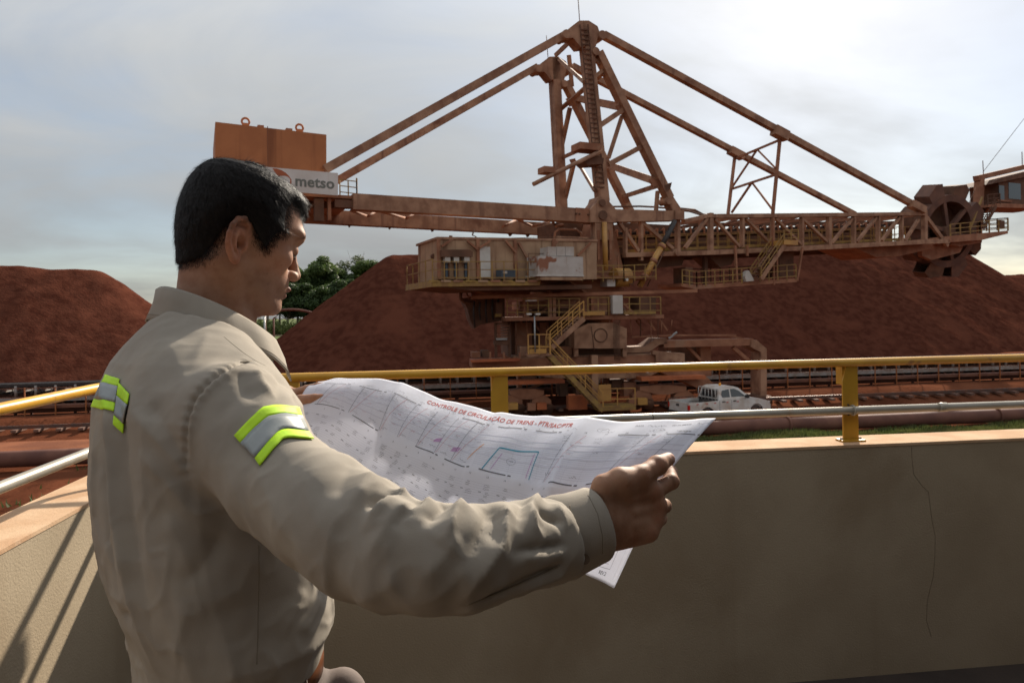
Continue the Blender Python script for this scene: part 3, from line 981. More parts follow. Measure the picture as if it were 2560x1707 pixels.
def part(name, m=M_steel):
    class _P:
        def __enter__(s):
            s.mb = MB()
            return s.mb
        def __exit__(s, *a):
            if a[0] is None:
                s.o = s.mb.build(name, m, rec)
    return _P()
def strut(a, b, w, la=0.0, lb=None, name='strut', m=M_steel, depth=None):
    mb = MB()
    RQ.bar(mb, a, b, w, la, lb, depth)
    return mb.build(name, m, rec)
def tube(pts, wpx, la=0.0, name='pipe', m=M_steel, n=10, lb=None):
    ps = [RQ.pt(x, y, la if lb is None else la + (lb - la) * i / (len(pts) - 1)) for i, (x, y) in enumerate(pts)]
    r = wpx / 2 * ps[0].y / FPX
    return MB().tube(ps, r, n).build(name, m, rec)
def pin(x, y, rpx, l, d, name='pin', m=M_steel):
    p = RQ.pt(x, y, l)
    r = rpx * p.y / FPX
    return MB().tube([p, p + RQ.v * d], r, 14).build(name, m, rec)
def box(x0, y0, x1, y1, l, d, name, m=M_steel, fr=None):
    mb = MB()
    (fr or RQ).box(mb, x0, y0, x1, y1, l, d)
    return mb.build(name, m, rec)
def poly(pts, l, d, name, m=M_steel, fr=None):
    mb = MB()
    (fr or RQ).poly(mb, pts, l, d)
    return mb.build(name, m, rec)

# ---- mast
near_post = strut((1460, 62), (1506, 505), 25, 0, name='mast_post', depth=.7)
for k in range(34):                    # ladder rungs on the near post
    u = (k + 1) / 36
    x, y = 1460 + 46 * u, 62 + 443 * u
    if y > 470:
        break
    mb = MB()
    RQ.bar(mb, (x - 9, y), (x + 9, y + .5), 2.6, -.42)
    mb.build('rung', M_dark, near_post)
for dx in (-10, 10):
    mb = MB()
    RQ.bar(mb, (1460 + dx, 62), (1500 + dx, 460), 2.2, -.43)
    mb.build('ladder_rail', M_dark, near_post)
strut((1384, 150), (1406, 562), 21, W, name='mast_post', depth=.7)
for (dx, dy, l, sc_) in ((0, 0, -.35, 1.0), (-75, 90, W - .35, .88)):
    def q(x, y):
        return (1460 + (x - 1460) * sc_ + dx, 52 + (y - 52) * sc_ + dy)
    poly([q(1448, 52), q(1472, 52), q(1494, 66), q(1500, 82), q(1494, 96), q(1490, 116), q(1484, 126), q(1474, 115), q(1452, 118), q(1433, 95), q(1420, 96), q(1420, 76), q(1432, 64)], l, .8, 'mast_head')
    x, y = q(1417, 85); pin(x, y, 11 * sc_, l - .1, 1.0)
    x, y = q(1507, 87); pin(x, y, 11 * sc_, l - .1, 1.0)
    x, y = q(1491, 128); pin(x, y, 10 * sc_, l - .1, 1.0)
# stays
def stay(a, b, w, l0, l1):
    return strut(a, b, w, l0, l1, name='stay', depth=.38)
stay((1415, 86), (812, 424), 19, 0, 0)
stay((1342, 168), (842, 452), 16.5, W, W)
stay((1508, 88), (2298, 520), 15, 0, 0)
stay((1430, 166), (2136, 536), 12.5, W, W)
for x, y, l, r_ in ((1950, 333, -.1, 12), (1840, 383, W - .1, 9), (2292, 517, -.15, 9)):
    mb = MB()
    dxy = (16, 9)
    RQ.bar(mb, (x - 16, y - 8), (x + 16, y + 9), r_ * 2, l, depth=.55)
    mb.build('stay_joint', M_steel, rec)
# right legs
strut((1494, 132), (1672, 496), 19, 0, name='mast_leg', depth=.55)
strut((1412, 206), (1590, 560), 15.5, W, name='mast_leg', depth=.55)
poly([(1664, 490), (1680, 486), (1690, 502), (1702, 520), (1700, 534), (1684, 532), (1676, 514)], -.2, .6, 'leg_foot')
pin(1673, 502, 9, -.35, .8)
# cross members
for a, b, w, la, lb in [((1442, 246), (1552, 268), 16, W, 0), ((1513, 410), (1634, 452), 17, W, 0), ((1558, 492), (1642, 465), 11, W, 0),
                        ((1500, 314), (1556, 276), 12, W * .0, 0), ((1520, 412), (1602, 368), 12, 0, 0), ((1555, 290), (1521, 396), 8, .2, .2),
                        ((1644, 478), (1640, 527), 8, .2, .2), ((1403, 272), (1508, 182), 10, W, 0), ((1427, 102), (1390, 138), 9, W * .5, W),
                        ((1422, 138), (1430, 217), 8, W * .5, W * .6), ((1394, 146), (1460, 206), 8, W, 0), ((1425, 270), (1405, 362), 9, W * .8, W),
                        ((1434, 410), (1411, 504), 9, W * .7, W), ((1447, 410), (1487, 478), 7, W * .6, 0), ((1405, 395), (1500, 352), 10, W, 0),
                        ((1478, 145), (1500, 160), 8, 0, 0), ((1476, 200), (1505, 178), 9, 0, 0)]:
    strut(a, b, w, la, lb)
# gussets where members meet
for x, y, r_, l in ((1430, 105, 10, 3.0), (1428, 255, 12, W), (1552, 272, 11, 0), (1516, 408, 13, 0), (1636, 457, 12, 0), (1566, 500, 10, 4.5), (1434, 405, 9, 4.4)):
    poly([(x - r_, y - r_ * .7), (x + r_ * .4, y - r_), (x + r_, y + r_ * .5), (x - r_ * .2, y + r_)], l - .05, .12, 'gusset', M_steel2)
# service hoist beam and boxes
tube([(1333, 461), (1504, 377)], 11, -.9, 'hoist_beam', n=8)
box(1361, 416, 1388, 431, -1.0, .8, 'hoist_box', M_steel2)
box(1450, 357, 1504, 374, -1.0, 1.0, 'service_platform', M_steel2)
poly([(1456, 400), (1490, 388), (1510, 396), (1508, 410), (1470, 412)], -.7, 1.0, 'hoist_winch', M_dark)
poly([(1662, 463), (1680, 456), (1676, 472), (1667, 480)], -.3, .5, 'floodlight', M_dark)
tube([(1445, -6), (1449, 54)], 2.2, .0, 'antenna', M_dark, 5)
tube([(1366, 90), (1370, 146)], 2.0, W, 'antenna', M_dark, 5)
tube([(1377, 190), (1389, 500)], 1.5, W - .6, 'ladder_cable', M_dark, 4)

# ---- counterweight side
def beam(pts, l, d, name='girder', m=M_steel):
    return poly(pts, l, d, name, m)
beam([(884, 483), (1487, 523), (1487, 556), (884, 523)], -.3, .7)
o = beam([(740, 519), (1392, 558), (1392, 588), (740, 554)], W - .3, .7)
beam([(1440, 519), (1482, 522), (1482, 557), (1440, 554)], -.34, .05, 'splice_plate', M_steel2)
for x in (1442, 1450, 1472, 1480):
    pin(x, 534 + (x - 1440) * .07, 2.2, -.42, .1, 'bolt', M_dark)
for a, b in [((878, 527), (920, 541)), ((920, 541), (940, 528)), ((955, 530), (1016, 546)), ((1016, 546), (1042, 530)), ((1257, 567), (1293, 548)), ((1293, 548), (1332, 566)), ((1332, 566), (1380, 552)), ((1380, 552), (1390, 566)), ((1390, 566), (1440, 553))]:
    tube([a, b], 7, .6, 'brace', M_steel2, 8, lb=W - .6)
for x, y in ((875, 563), (976, 568), (1083, 574), (1278, 585), (1322, 587), (1362, 589)):
    poly([(x - 5, y - 4), (x + 6, y - 4), (x, y + 5)], W - .2, .3, 'cleat', M_dark)
tube([(1185, 575), (1181, 588), (1190, 592), (1184, 604)], 4, .6, 'hose', M_dark, 6)
# counterweight box and its sign
cwb = poly([(538, 305), (816, 337), (816, 432), (538, 428)], .2, 5.4, 'counterweight_box', M_box)
poly([(668, 316), (669, 428), (671, 428), (670, 316)], .19, .02, 'panel_seam', mat('seam', (.20, .07, .03)))
for x, y in ((614, 314), (749, 329)):
    p = RQ.pt(x, y, 1.2)
    pts = [p + (RQ.u * math.cos(t_) + V(0, 0, 1) * math.sin(t_)) * .17 + V(0, 0, .18) for t_ in [2 * math.pi * k / 14 for k in range(15)]]
    mb = MB().tube(pts, .055, 6, caps=False)
    mb.obox(p, RQ.u * .16, RQ.v * .08, V(0, 0, .1))
    mb.build('lifting_lug', M_box, cwb)
for x, y in ((652, 316), (723, 324)):
    box(x - 8, y - 3, x + 8, y + 2, 1.0, .3, 'hatch_hinge', M_steel2)
sg = poly([(652, 416.5), (845, 433), (845, 489), (652, 474)], -.45, .12, 'sign_board', mat('sign_white', (.62, .60, .57), (.54, .50, .46), rough=.6, scale=.7, streak=((.50, .42, .36), 2.0, .6, .8)))
sg['label'] = 'white sign board with grey lettering under the counterweight box'
# lettering on the board
sa = RQ.pt(652, 416.5, -.45); sb = RQ.pt(845, 433, -.45); sd = RQ.pt(652, 474, -.45)
ex, ez = (sb - sa).normalized(), (sa - sd).normalized()
M_let = mat('sign_letter_grey', (.13, .14, .12), (.16, .17, .15), rough=.6, scale=2)
M_swo = mat('sign_orange', (.40, .105, .035), (.35, .09, .03), rough=.6, scale=2)
hgt = (sa - sd).length
def flat(mb_pts, fs, name, m, org, sx, sz_, par):
    vs_ = [org + ex * (x * sx) + ez * (z * sz_) - RQ.v * .012 for x, z in mb_pts]
    MB().add(vs_, fs).build(name, m, par)
tv, tf = text_mesh('metso', 1.0, 1.02, bold=.028)
xw = max(v_[0] for v_ in tv)
org = RQ.pt(737, 464.5, -.45)
wid = (RQ.pt(836, 473, -.45) - org).length
flat(tv, tf, 'lettering', M_let, org, wid / xw, wid / xw * .98, sg)
# the swoosh emblem: an outer and an inner arc closed into a crescent
cres = []
def spt(x, y):
    p = RQ.pt(x, y, -.45)
    d = p - sa
    return (d.dot(ex), d.dot(ez))
out_ = [(681, 421), (692, 422), (704, 426), (714, 432), (722, 440), (728, 449), (729, 456), (727, 462), (721, 466)]
inn_ = [(719, 464), (724, 458), (726, 452), (724, 446), (718, 441), (710, 439.5), (702, 440), (696, 441), (688, 432)]
ring_ = [spt(x, y) for x, y in out_ + inn_]
flat(ring_, [tuple(range(len(ring_)))], 'emblem', M_swo, sa, 1, 1, sg)
# frame under the box
box(744, 486, 896, 494, .0, 5.8, 'platform_deck', M_steel2)
poly([(744, 494), (900, 497), (900, 522), (744, 517)], 1.2, .3, 'cross_beam', M_dark)
box(786, 496, 810, 552, .1, .3, 'counterweight_post', M_dark)
box(820, 494, 828, 550, .1, .3, 'counterweight_post', M_steel2)
box(740, 493, 750, 556, .0, .5, 'counterweight_post', M_steel2)
tube([(752, 545), (786, 510)], 6, .2, 'brace', M_dark, 6)
box(838, 500, 892, 519, -.1, .4, 'walk_duct', M_dark)

def railing(pts, hpx, l0, name='railing', m=M_yel2, l1=None, mid=2, w=2.6, every=28, fr=None, par=None):
    """posts and rails above a floor line given in the plane"""
    fr = fr or RQ
    l1 = l0 if l1 is None else l1
    mb = MB()
    ps = []
    tot = sum(math.hypot(b[0] - a[0], b[1] - a[1]) for a, b in zip(pts[:-1], pts[1:]))
    run = 0
    for a, b in zip(pts[:-1], pts[1:]):
        L_ = math.hypot(b[0] - a[0], b[1] - a[1])
        nseg = max(1, round(L_ / every))
        for i in range(nseg + 1):
            u = i / nseg
            l = l0 + (l1 - l0) * (run + u * L_) / tot
            p = fr.pt(a[0] + (b[0] - a[0]) * u, a[1] + (b[1] - a[1]) * u, l)
            h = hpx * p.y / FPX
            t_ = w * p.y / FPX
            mb.bar(p, p + V(0, 0, h), t_)
            ps.append((p, h, t_))
        run += L_
    for (p, h, t_), (q_, h2, _) in zip(ps[:-1], ps[1:]):
        if (q_ - p).length < 1e-4:
            continue
        for j in range(mid + 1):
            f_ = 1 - j / (mid + .6)
            mb.bar(p + V(0, 0, h * f_), q_ + V(0, 0, h2 * f_), t_ * .8)
    return mb.build(name, m, par or rec)
railing([(850, 489), (892, 494)], 40, .1, mid=2)
railing([(892, 494), (893, 494.5)], 48, .1, l1=3.0, every=1)
railing([(700, 478), (760, 480)], 30, 5.6, every=20)

# ---- slewing pivot, tower and boom foot
poly([(1476, 525), (1492, 505), (1496, 492), (1520, 492), (1524, 505), (1540, 524), (1540, 556), (1476, 556)], -.5, 1.0, 'pivot_plate')
pin(1507, 507, 9, -.6, .2, 'pivot_pin', M_dark)
pin(1509, 538, 12, -.62, .2, 'pivot_pin', M_dark)
beam([(1528, 523), (1692, 527), (1692, 551), (1528, 555)], -.3, .7)
box(1689, 526, 1711, 549, -.4, .9, 'boom_bracket', M_steel)
poly([(1493, 553), (1533, 553), (1562, 690), (1460, 690)], .4, 4.8, 'slewing_tower', M_steel2)
poly([(1488, 556), (1502, 548), (1516, 548), (1532, 556), (1532, 600), (1488, 600)], -.45, .5, 'cylinder_yoke', M_steel)
tube([(1511, 556), (1514, 676)], 13, -.65, 'lift_cylinder', M_yelb, 12)
for x in (1497, 1527):
    box(x - 3, 575, x + 3, 650, -.5, .4, 'guide', M_steel2)
beam([(1392, 590), (1500, 594), (1500, 603), (1392, 600)], -.2, .4, 'deck_beam')
tube([(1385, 600), (1388, 580), (1398, 573), (1440, 574), (1452, 582), (1454, 600)], 6, .2, 'pipe_loop', M_steel2, 8)
box(1400, 556, 1480, 592, 2.0, 3.0, 'gear_housing', M_dark)
box(1560, 560, 1680, 628, 2.6, 2.6, 'transfer_chute', M_dark)

# ---- boom
LB0, LB1 = .0, 4.6
def chord(pts, w, l, name='chord', m=M_steel):
    for a, b in zip(pts[:-1], pts[1:]):
        strut(a, b, w, l, name=name, m=m, depth=.4)
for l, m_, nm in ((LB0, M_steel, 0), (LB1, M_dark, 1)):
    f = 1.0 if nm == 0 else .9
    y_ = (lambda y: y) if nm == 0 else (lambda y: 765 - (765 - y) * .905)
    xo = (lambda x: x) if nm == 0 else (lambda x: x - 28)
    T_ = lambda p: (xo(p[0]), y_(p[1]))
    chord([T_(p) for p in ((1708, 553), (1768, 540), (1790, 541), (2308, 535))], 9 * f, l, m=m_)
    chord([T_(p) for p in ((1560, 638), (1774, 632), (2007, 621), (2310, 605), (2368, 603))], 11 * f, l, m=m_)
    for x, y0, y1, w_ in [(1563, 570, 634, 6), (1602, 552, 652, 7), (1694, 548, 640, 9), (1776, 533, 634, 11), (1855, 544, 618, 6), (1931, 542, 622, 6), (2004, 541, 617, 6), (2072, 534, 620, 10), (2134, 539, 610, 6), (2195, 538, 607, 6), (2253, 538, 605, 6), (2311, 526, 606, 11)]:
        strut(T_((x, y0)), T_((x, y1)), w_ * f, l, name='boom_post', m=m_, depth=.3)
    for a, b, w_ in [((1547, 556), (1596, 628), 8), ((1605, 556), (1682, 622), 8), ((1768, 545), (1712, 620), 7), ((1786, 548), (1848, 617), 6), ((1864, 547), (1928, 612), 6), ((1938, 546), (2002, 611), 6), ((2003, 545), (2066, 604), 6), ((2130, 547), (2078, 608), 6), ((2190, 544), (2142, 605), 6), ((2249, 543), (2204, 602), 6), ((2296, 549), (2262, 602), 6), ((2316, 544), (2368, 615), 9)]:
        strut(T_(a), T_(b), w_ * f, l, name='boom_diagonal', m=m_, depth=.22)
# lateral bracing on top and floor beams
tops = [(1790, 541), (1860, 540), (1932, 539.5), (2004, 539), (2070, 538), (2134, 537), (2195, 536.5), (2253, 536), (2306, 535)]
for i, a in enumerate(tops):
    p = RQ.pt(a[0], a[1], 0)
    MB().bar(p, p + RQ.v * LB1, .16, .2).build('top_cross_beam', M_steel2, rec)
    if i + 1 < len(tops):
        q_ = RQ.pt(tops[i + 1][0], tops[i + 1][1], 0)
        (s0, s1) = (p, q_ + RQ.v * LB1) if i % 2 else (p + RQ.v * LB1, q_)
        MB().bar(s0, s1, .14, .14).build('top_brace', M_steel2, rec)
# boom conveyor: belt, stringers, idlers, walkway
def bline(x, dz, l):
    y = 633 + (x - 1700) * (604 - 633) / (2310 - 1700)
    return RQ.pt(x, y, LB0) + RQ.v * l + V(0, 0, dz)
MB().bar(bline(1565, .1, 2.3), bline(2330, .1, 2.3), 4.4, .08).build('boom_floor', M_dark, rec)
MB().bar(bline(1565, 1.55, 2.9), bline(2290, 1.55, 2.9), 1.5, .12).build('belt', M_belt, rec)
for l in (2.1, 3.7):
    MB().bar(bline(1565, 1.32, l), bline(2300, 1.32, l), .10, .22).build('stringer', M_dark, rec)
mb = MB()
mb.bar((0, -.85, -.15), (0, -.85, .30), .10).bar((0, .85, -.15), (0, .85, .30), .10).tube([(0, -.85, .28), (0, -.3, .02)], .08, 6).tube([(0, .85, .28), (0, .3, .02)], .08, 6).bar((0, -.3, .02), (0, .3, .02), .12)
proto = mb.build('boom_idler', M_steel2, rec)
shift_to_origin(proto)
copies(proto, [bline(1575 + 17.2 * k, 1.45, 2.9) for k in range(42)], R(24.6))
mb = MB()
mb.bar((0, 0, 0), (0, 0, 1.1), .05)
proto = mb.build('walkway_post', M_yel2, rec)
shift_to_origin(proto)
copies(proto, [bline(1575 + 26 * k, .12, .45) for k in range(28)] + [bline(1575 + 26 * k, .12, 1.55) for k in range(28)], R(24.6))
for z in (1.2, .68):
    for l in (.45, 1.55):
        MB().bar(bline(1572, z, l), bline(2290, z, l), .045).build('walkway_rail', M_yel2, rec)
MB().bar(bline(1572, .28, .42), bline(2290, .28, .42), .03, .18).build('toe_board', M_yel2, rec)
MB().bar(bline(1572, .62, 2.0), bline(2290, .62, 2.0), .05, .9).build('skirt_plate', M_dark, rec)
tube([(1530, 517), (1600, 516), (1640, 518), (1680, 522), (1720, 527), (1760, 540), (1775, 545)], 5, .6, 'conduit', M_dark, 6)
tube([(1692, 523), (1736, 527), (1756, 538), (1768, 540)], 10, 3.5, 'chute_pipe', M_dark, 8)
# underside plates
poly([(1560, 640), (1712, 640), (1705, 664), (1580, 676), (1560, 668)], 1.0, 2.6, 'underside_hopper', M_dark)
poly([(2120, 612), (2330, 606), (2330, 622), (2250, 640), (2190, 643)], .8, 3.0, 'underside_hopper', M_steel2)
# frame standing between boom and stays
for a, b, w_, la, lb in [((1950, 345), (1932, 534), 6.5, 0, 0), ((1837, 392), (1820, 536), 6, W, LB1), ((1838, 397), (1950, 350), 5, W, 0), ((1826, 474), (1942, 436), 5, W * .9, 0), ((1893, 374), (1938, 420), 4.5, 3, 0), ((1893, 374), (1828, 472), 4, 3, W), ((1880, 456), (1829, 532), 4.5, 3, LB1), ((1880, 456), (1931, 524), 4.5, 3, 0)]:
    strut(a, b, w_, la, lb, name='stay_frame_bar', m=M_steel2)
# luffing cylinder
tube([(1687, 552), (1668, 590), (1655, 612)], 13, -.5, 'cylinder_rod', M_black, 10)
tube([(1657, 610), (1599, 716)], 15, -.5, 'luffing_cylinder', M_yelb, 12)
for x, y in ((1654, 616), (1634, 652), (1612, 691)):
    tube([(x + 2, y - 3), (x - 2, y + 4)], 19, -.5, 'cylinder_band', M_steel2, 12)
tube([(1660, 630), (1640, 670), (1618, 716)], 3, -.8, 'hose', M_dark, 5)
pin(1696, 631, 9, -.35, .6, 'pin', M_steel)

# hanging access platform below the boom
hp = poly([(1704, 716), (1740, 723), (1992, 705), (1992, 696), (1740, 713), (1704, 708)], -.4, 2.4, 'hanging_platform', M_steel2)
railing([(1706, 712), (1742, 717), (1990, 699)], 38, -.4, every=22, m=M_yel2, mid=2, w=2.4)
railing([(1706, 708), (1990, 694)], 34, 2.0, every=24, m=M_dark, mid=2, w=2.4)
box(1714, 668, 1732, 712, .2, 1.2, 'switch_cabinet', M_dark)
box(1762, 640, 1770, 712, .8, .25, 'hanger', M_dark)
for a, b in (((1838, 614), (1842, 706)), ((1868, 614), (1868, 640)), ((2006, 620), (1992, 702)), ((1942, 620), (1942, 702)), ((1932, 545), (1934, 712))):
    strut(a, b, 5, -.35, name='hanger', m=M_steel2)
poly([(1770, 640), (1840, 640), (1828, 662), (1800, 668)], .8, 1.6, 'pulley_housing', M_dark)
poly([(1948, 622), (1984, 622), (1984, 690), (1948, 694)], .8, 1.2, 'take_up_box', M_dark)

def stair(a, b, l, wd, name='stair', m=M_yel2, m2=M_steel, steps=12, rail=28, par=None, fr=None):
    fr = fr or RQ
    p, q_ = fr.pt(a[0], a[1], l), fr.pt(b[0], b[1], l)
    mb = MB()
    for o_ in (0, wd):
        mb.bar(p + fr.v * o_, q_ + fr.v * o_, .08, .26, up=fr.v.cross(q_ - p))
    st = mb.build(name, m2, par or rec)
    mb = MB()
    for i in range(steps):
        c = p.lerp(q_, (i + .5) / steps) + fr.v * (wd / 2)
        mb.obox(c, fr.u * .13, fr.v * (wd / 2 - .05), V(0, 0, .02))
    mb.build('treads', M_dark, st)
    h = rail * p.y / FPX
    mb = MB()
    for o_ in (0, wd):
        for f_ in (1, .55):
            mb.bar(p + fr.v * o_ + V(0, 0, h * f_), q_ + fr.v * o_ + V(0, 0, h * f_), .05)
        for i in range(4):
            c = p.lerp(q_, i / 3) + fr.v * o_
            mb.bar(c, c + V(0, 0, h), .05)
    mb.build('handrail', m, st)
    return st
stair((1903, 698), (1962, 612), -1.2, .9, rail=30)
box(1960, 600, 1995, 612, -1.3, 1.2, 'landing', M_yelb)
railing([(1960, 602), (1996, 600)], 26, -1.3, every=18)
poly([(1862, 690), (1866, 678), (1872, 676), (1880, 690), (1886, 702), (1866, 704)], -.6, .3, 'cable_bundle', M_panelw)

# ---- boom tip: bucket wheel, chute, platforms, cab
def cpt(x, y, l):
    return RQ.pt(x, y, l)
wc = cpt(2352, 578, 2.4)
wr = 104 * wc.y / FPX
axis = (RQ.v * .97 + RQ.u * .12 + V(0, 0, .14)).normalized()
e1 = V(0, 0, 1).cross(axis).normalized()
e2 = axis.cross(e1)
wheel = MB()
nseg = 40
def wp(r, t_, h):
    return wc + (e1 * math.cos(t_) + e2 * math.sin(t_)) * r + axis * h
for ra, rb, h0, h1 in ((.70, .86, -.75, .75),):
    vs_ = []
    for k in range(nseg):
        t_ = 2 * math.pi * k / nseg
        vs_ += [wp(ra * wr, t_, h0), wp(rb * wr, t_, h0), wp(rb * wr, t_, h1), wp(ra * wr, t_, h1)]
    fs = []
    for k in range(nseg):
        for j in range(4):
            fs.append((k * 4 + j, k * 4 + (j + 1) % 4, ((k + 1) % nseg) * 4 + (j + 1) % 4, ((k + 1) % nseg) * 4 + j))
    wheel.add(vs_, fs)
M_wheel = mat('wheel_steel', (0.150, 0.070, 0.044), (0.095, 0.044, 0.030), rough=.8, scale=1.1, detail=8)
bw = wheel.build('bucket_wheel', M_wheel, rec)
for k in range(6):
    t_ = 2 * math.pi * (k + .2) / 6
    MB().bar(wp(.1 * wr, t_, -.55), wp(.74 * wr, t_, -.55), .3, .35, up=axis).build('spoke', M_wheel, bw)
MB().tube([wp(0, 0, .72), wp(0, 0, .64)], wr * .74, 28).build('wheel_disc', M_dark, bw)
MB().tube([wp(0, 0, -.9), wp(0, 0, .9)], wr * .15, 14).build('wheel_hub', M_dark, bw)
for k in range(8):
    t_ = 2 * math.pi * (k + .35) / 8
    dt = .24
    a_in, a_out = t_ - dt, t_ + dt
    ring1 = [wp(.84 * wr, a_in, -.75), wp(1.05 * wr, a_in + .02, -.72), wp(1.17 * wr, t_ + .08, -.66), wp(1.12 * wr, a_out, -.60), wp(.84 * wr, a_out, -.70)]
    ring2 = [wp(.84 * wr, a_in, .75), wp(1.05 * wr, a_in + .02, .72), wp(1.17 * wr, t_ + .08, .66), wp(1.12 * wr, a_out, .60), wp(.84 * wr, a_out, .70)]
    th = axis * .07
    mb = MB()
    n_ = 5
    mb.add(ring1 + [p + th for p in ring1], [tuple(range(n_))[::-1], tuple(range(n_, 2 * n_))] + [(i, (i + 1) % n_, n_ + (i + 1) % n_, n_ + i) for i in range(n_)])
    mb.add(ring2 + [p - th for p in ring2], [tuple(range(n_))[::-1], tuple(range(n_, 2 * n_))] + [(i, (i + 1) % n_, n_ + (i + 1) % n_, n_ + i) for i in range(n_)])
    for i in (0, 1, 2):                # curved back of the scoop
        p0, p1, p2, p3 = ring1[i], ring1[i + 1], ring2[i + 1], ring2[i]
        nrm = (p1 - p0).cross(p3 - p0).normalized() * .05
        mb.hexa([p0, p1, p2, p3, p0 + nrm, p1 + nrm, p2 + nrm, p3 + nrm])
    mb.build('bucket', M_wheel if k % 2 else M_dark, bw)
poly([(2300, 600), (2420, 592), (2400, 632), (2330, 650), (2306, 640)], 1.0, .35, 'wheel_guard', M_steel2)
poly([(2380, 596), (2455, 590), (2455, 606), (2400, 616), (2376, 612)], .3, 3.0, 'tip_frame', M_steel2)
poly([(2370, 606), (2374, 590), (2520, 577), (2520, 584), (2456, 600)], -.2, 3.8, 'tip_platform', M_steel2)
railing([(2376, 590), (2450, 583), (2520, 577)], 29, -.2, every=24, w=2.6)
railing([(2440, 580), (2520, 574)], 29, 3.5, every=26, w=2.6, m=M_dark)
box(2500, 551, 2512, 570, -.25, .2, 'control_box', M_dark)
strut((2442, 590), (2449, 440), 16, 2.0, name='cab_column', m=M_steel2, depth=.55)
strut((2440, 446), (2620, 404), 12, 2.0, name='cab_beam', m=M_steel2, depth=.5)
cabn = poly([(2496, 456), (2620, 428), (2620, 516), (2500, 518), (2498, 480)], 1.4, 2.4, 'operator_cab', M_dark)
poly([(2478, 460), (2500, 446), (2622, 416), (2622, 430), (2500, 456)], 1.1, 3.0, 'cab_roof', M_dark)
for a in ((2498, 464, 2511, 500), (2522, 458, 2552, 498)):
    box(*a, 1.37, .04, 'cab_window', M_glass)
box(2496, 500, 2530, 504, 1.3, .1, 'cab_trim', M_steel2)
poly([(2470, 512), (2502, 508), (2620, 514), (2620, 521), (2502, 519), (2470, 518)], 1.0, 2.8, 'cab_floor', M_steel2)
railing([(2470, 513), (2500, 510)], 26, 1.0, every=14, w=2.2, m=M_dark)
stair((2458, 572), (2490, 516), 1.0, .8, steps=10, rail=20, m=M_dark, m2=M_dark)
tube([(2405, 545), (2442, 465)], 1.6, 1.8, 'guy_wire', M_dark, 4)
tube([(2458, 430), (2600, 245)], 1.6, 2.0, 'guy_wire', M_dark, 4)
tube([(2457, 402), (2459, 442)], 2.0, 2.0, 'antenna', M_dark, 5)
tube([(2555, 380), (2556, 425)], 2.0, 2.0, 'antenna', M_dark, 5)
strut((2424, 575), (2456, 492), 4, 1.2, name='cab_brace', m=M_yel2)

# ---- machine house on the slewing deck
HL = -1.4
house = poly([(1095, 596), (1492, 602), (1492, 698), (1095, 698)], HL, 3.4, 'machine_house', M_house)
poly([(1092, 592), (1494, 598), (1494, 604), (1092, 598)], HL - .06, 3.6, 'roof_edge', M_steel)
for x in (1098, 1196, 1290, 1386):
    box(x - 4, 598, x + 4, 698, HL - .12, .12, 'house_post', M_steel2)
for a, b in (((1104, 616), (1130, 598)), ((1168, 602), (1194, 624)), ((1198, 620), (1226, 602)), ((1264, 602), (1290, 632)), ((1394, 602), (1350, 655)), ((1296, 606), (1344, 690)), ((1444, 640), (1476, 608))):
    strut(a, b, 5.5, HL - .15, name='house_brace', m=M_steel2)
box(1194, 617, 1226, 694, HL - .10, .10, 'door', M_panelw)
box(1197, 654, 1199, 658, HL - .16, .06, 'door_handle', M_dark)
poly([(1105, 624), (1176, 624), (1182, 630), (1182, 642), (1105, 642)], HL - .45, .45, 'canopy', M_dark)
for x in (1113, 1135, 1161):
    box(x, 641, x + 13, 656, HL - .4, .4, 'switch_box', M_panelw)
    box(x + 2, 656, x + 6, 694, HL - .2, .15, 'cable_duct', M_blue)
    box(x + 8, 656, x + 11, 694, HL - .2, .15, 'cable_duct', M_dark)
box(1252, 673, 1289, 694, HL - .9, .6, 'motor', M_blue)
box(1258, 678, 1268, 684, HL - .93, .04, 'motor_plate', M_panelw)
pin(1086, 640, 6, HL + .6, .3, 'vent', M_dark)
tk = box(1345, 641, 1458, 687, HL - 1.6, 1.3, 'white_tank', M_tank)
for i in range(3):
    x0 = 1370 + i * 22
    box(x0, 617, x0 + 21, 640, HL - 1.4, .9, 'tank_cell', M_tank)
box(1343, 687, 1460, 691, HL - 1.65, 1.4, 'tank_rim', M_panelw)
box(1350, 692, 1458, 700, HL - 1.6, 1.5, 'tank_deck', M_house)
tube([(1321, 690), (1321, 634), (1360, 634)], 2.2, HL - .9, 'pipe', M_dark, 5)
tube([(1330, 690), (1330, 655), (1345, 655)], 5, HL - .8, 'pipe', M_blue, 6)
for x in (1124, 1128):
    box(x, 589, x + 3, 597, HL + 1, .1, 'vent_pipe', M_dark)
tube([(1260, 596), (1350, 593), (1480, 597)], 1.5, HL, 'cable', M_dark, 4)
# walkway round the house
dk = poly([(1080, 701), (1350, 703), (1350, 713), (1080, 717)], HL - 1.2, 4.6, 'house_deck', M_yel2)
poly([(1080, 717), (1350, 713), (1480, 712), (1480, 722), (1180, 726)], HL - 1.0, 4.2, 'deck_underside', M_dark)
railing([(1082, 706), (1350, 706)], 52, HL - 1.2, every=31, mid=2, w=2.6)
p0_ = RQ.pt(1082, 706, HL - 1.2)
mb = MB()
for k in range(5):
    c_ = p0_ + RQ.v * (4.4 * k / 4)
    mb.bar(c_, c_ + V(0, 0, 1.1), .05)
for z in (1.1, .6):
    mb.bar(p0_ + V(0, 0, z), p0_ + RQ.v * 4.4 + V(0, 0, z), .045)
mb.build('railing', M_yel2, rec)
for i in range(9):
    x = 1072 + 31 * i
    box(x, 700, x + 24, 705, HL - 1.24, .04, 'toe_plate', (M_yel2, M_house, M_steel2)[i % 3])
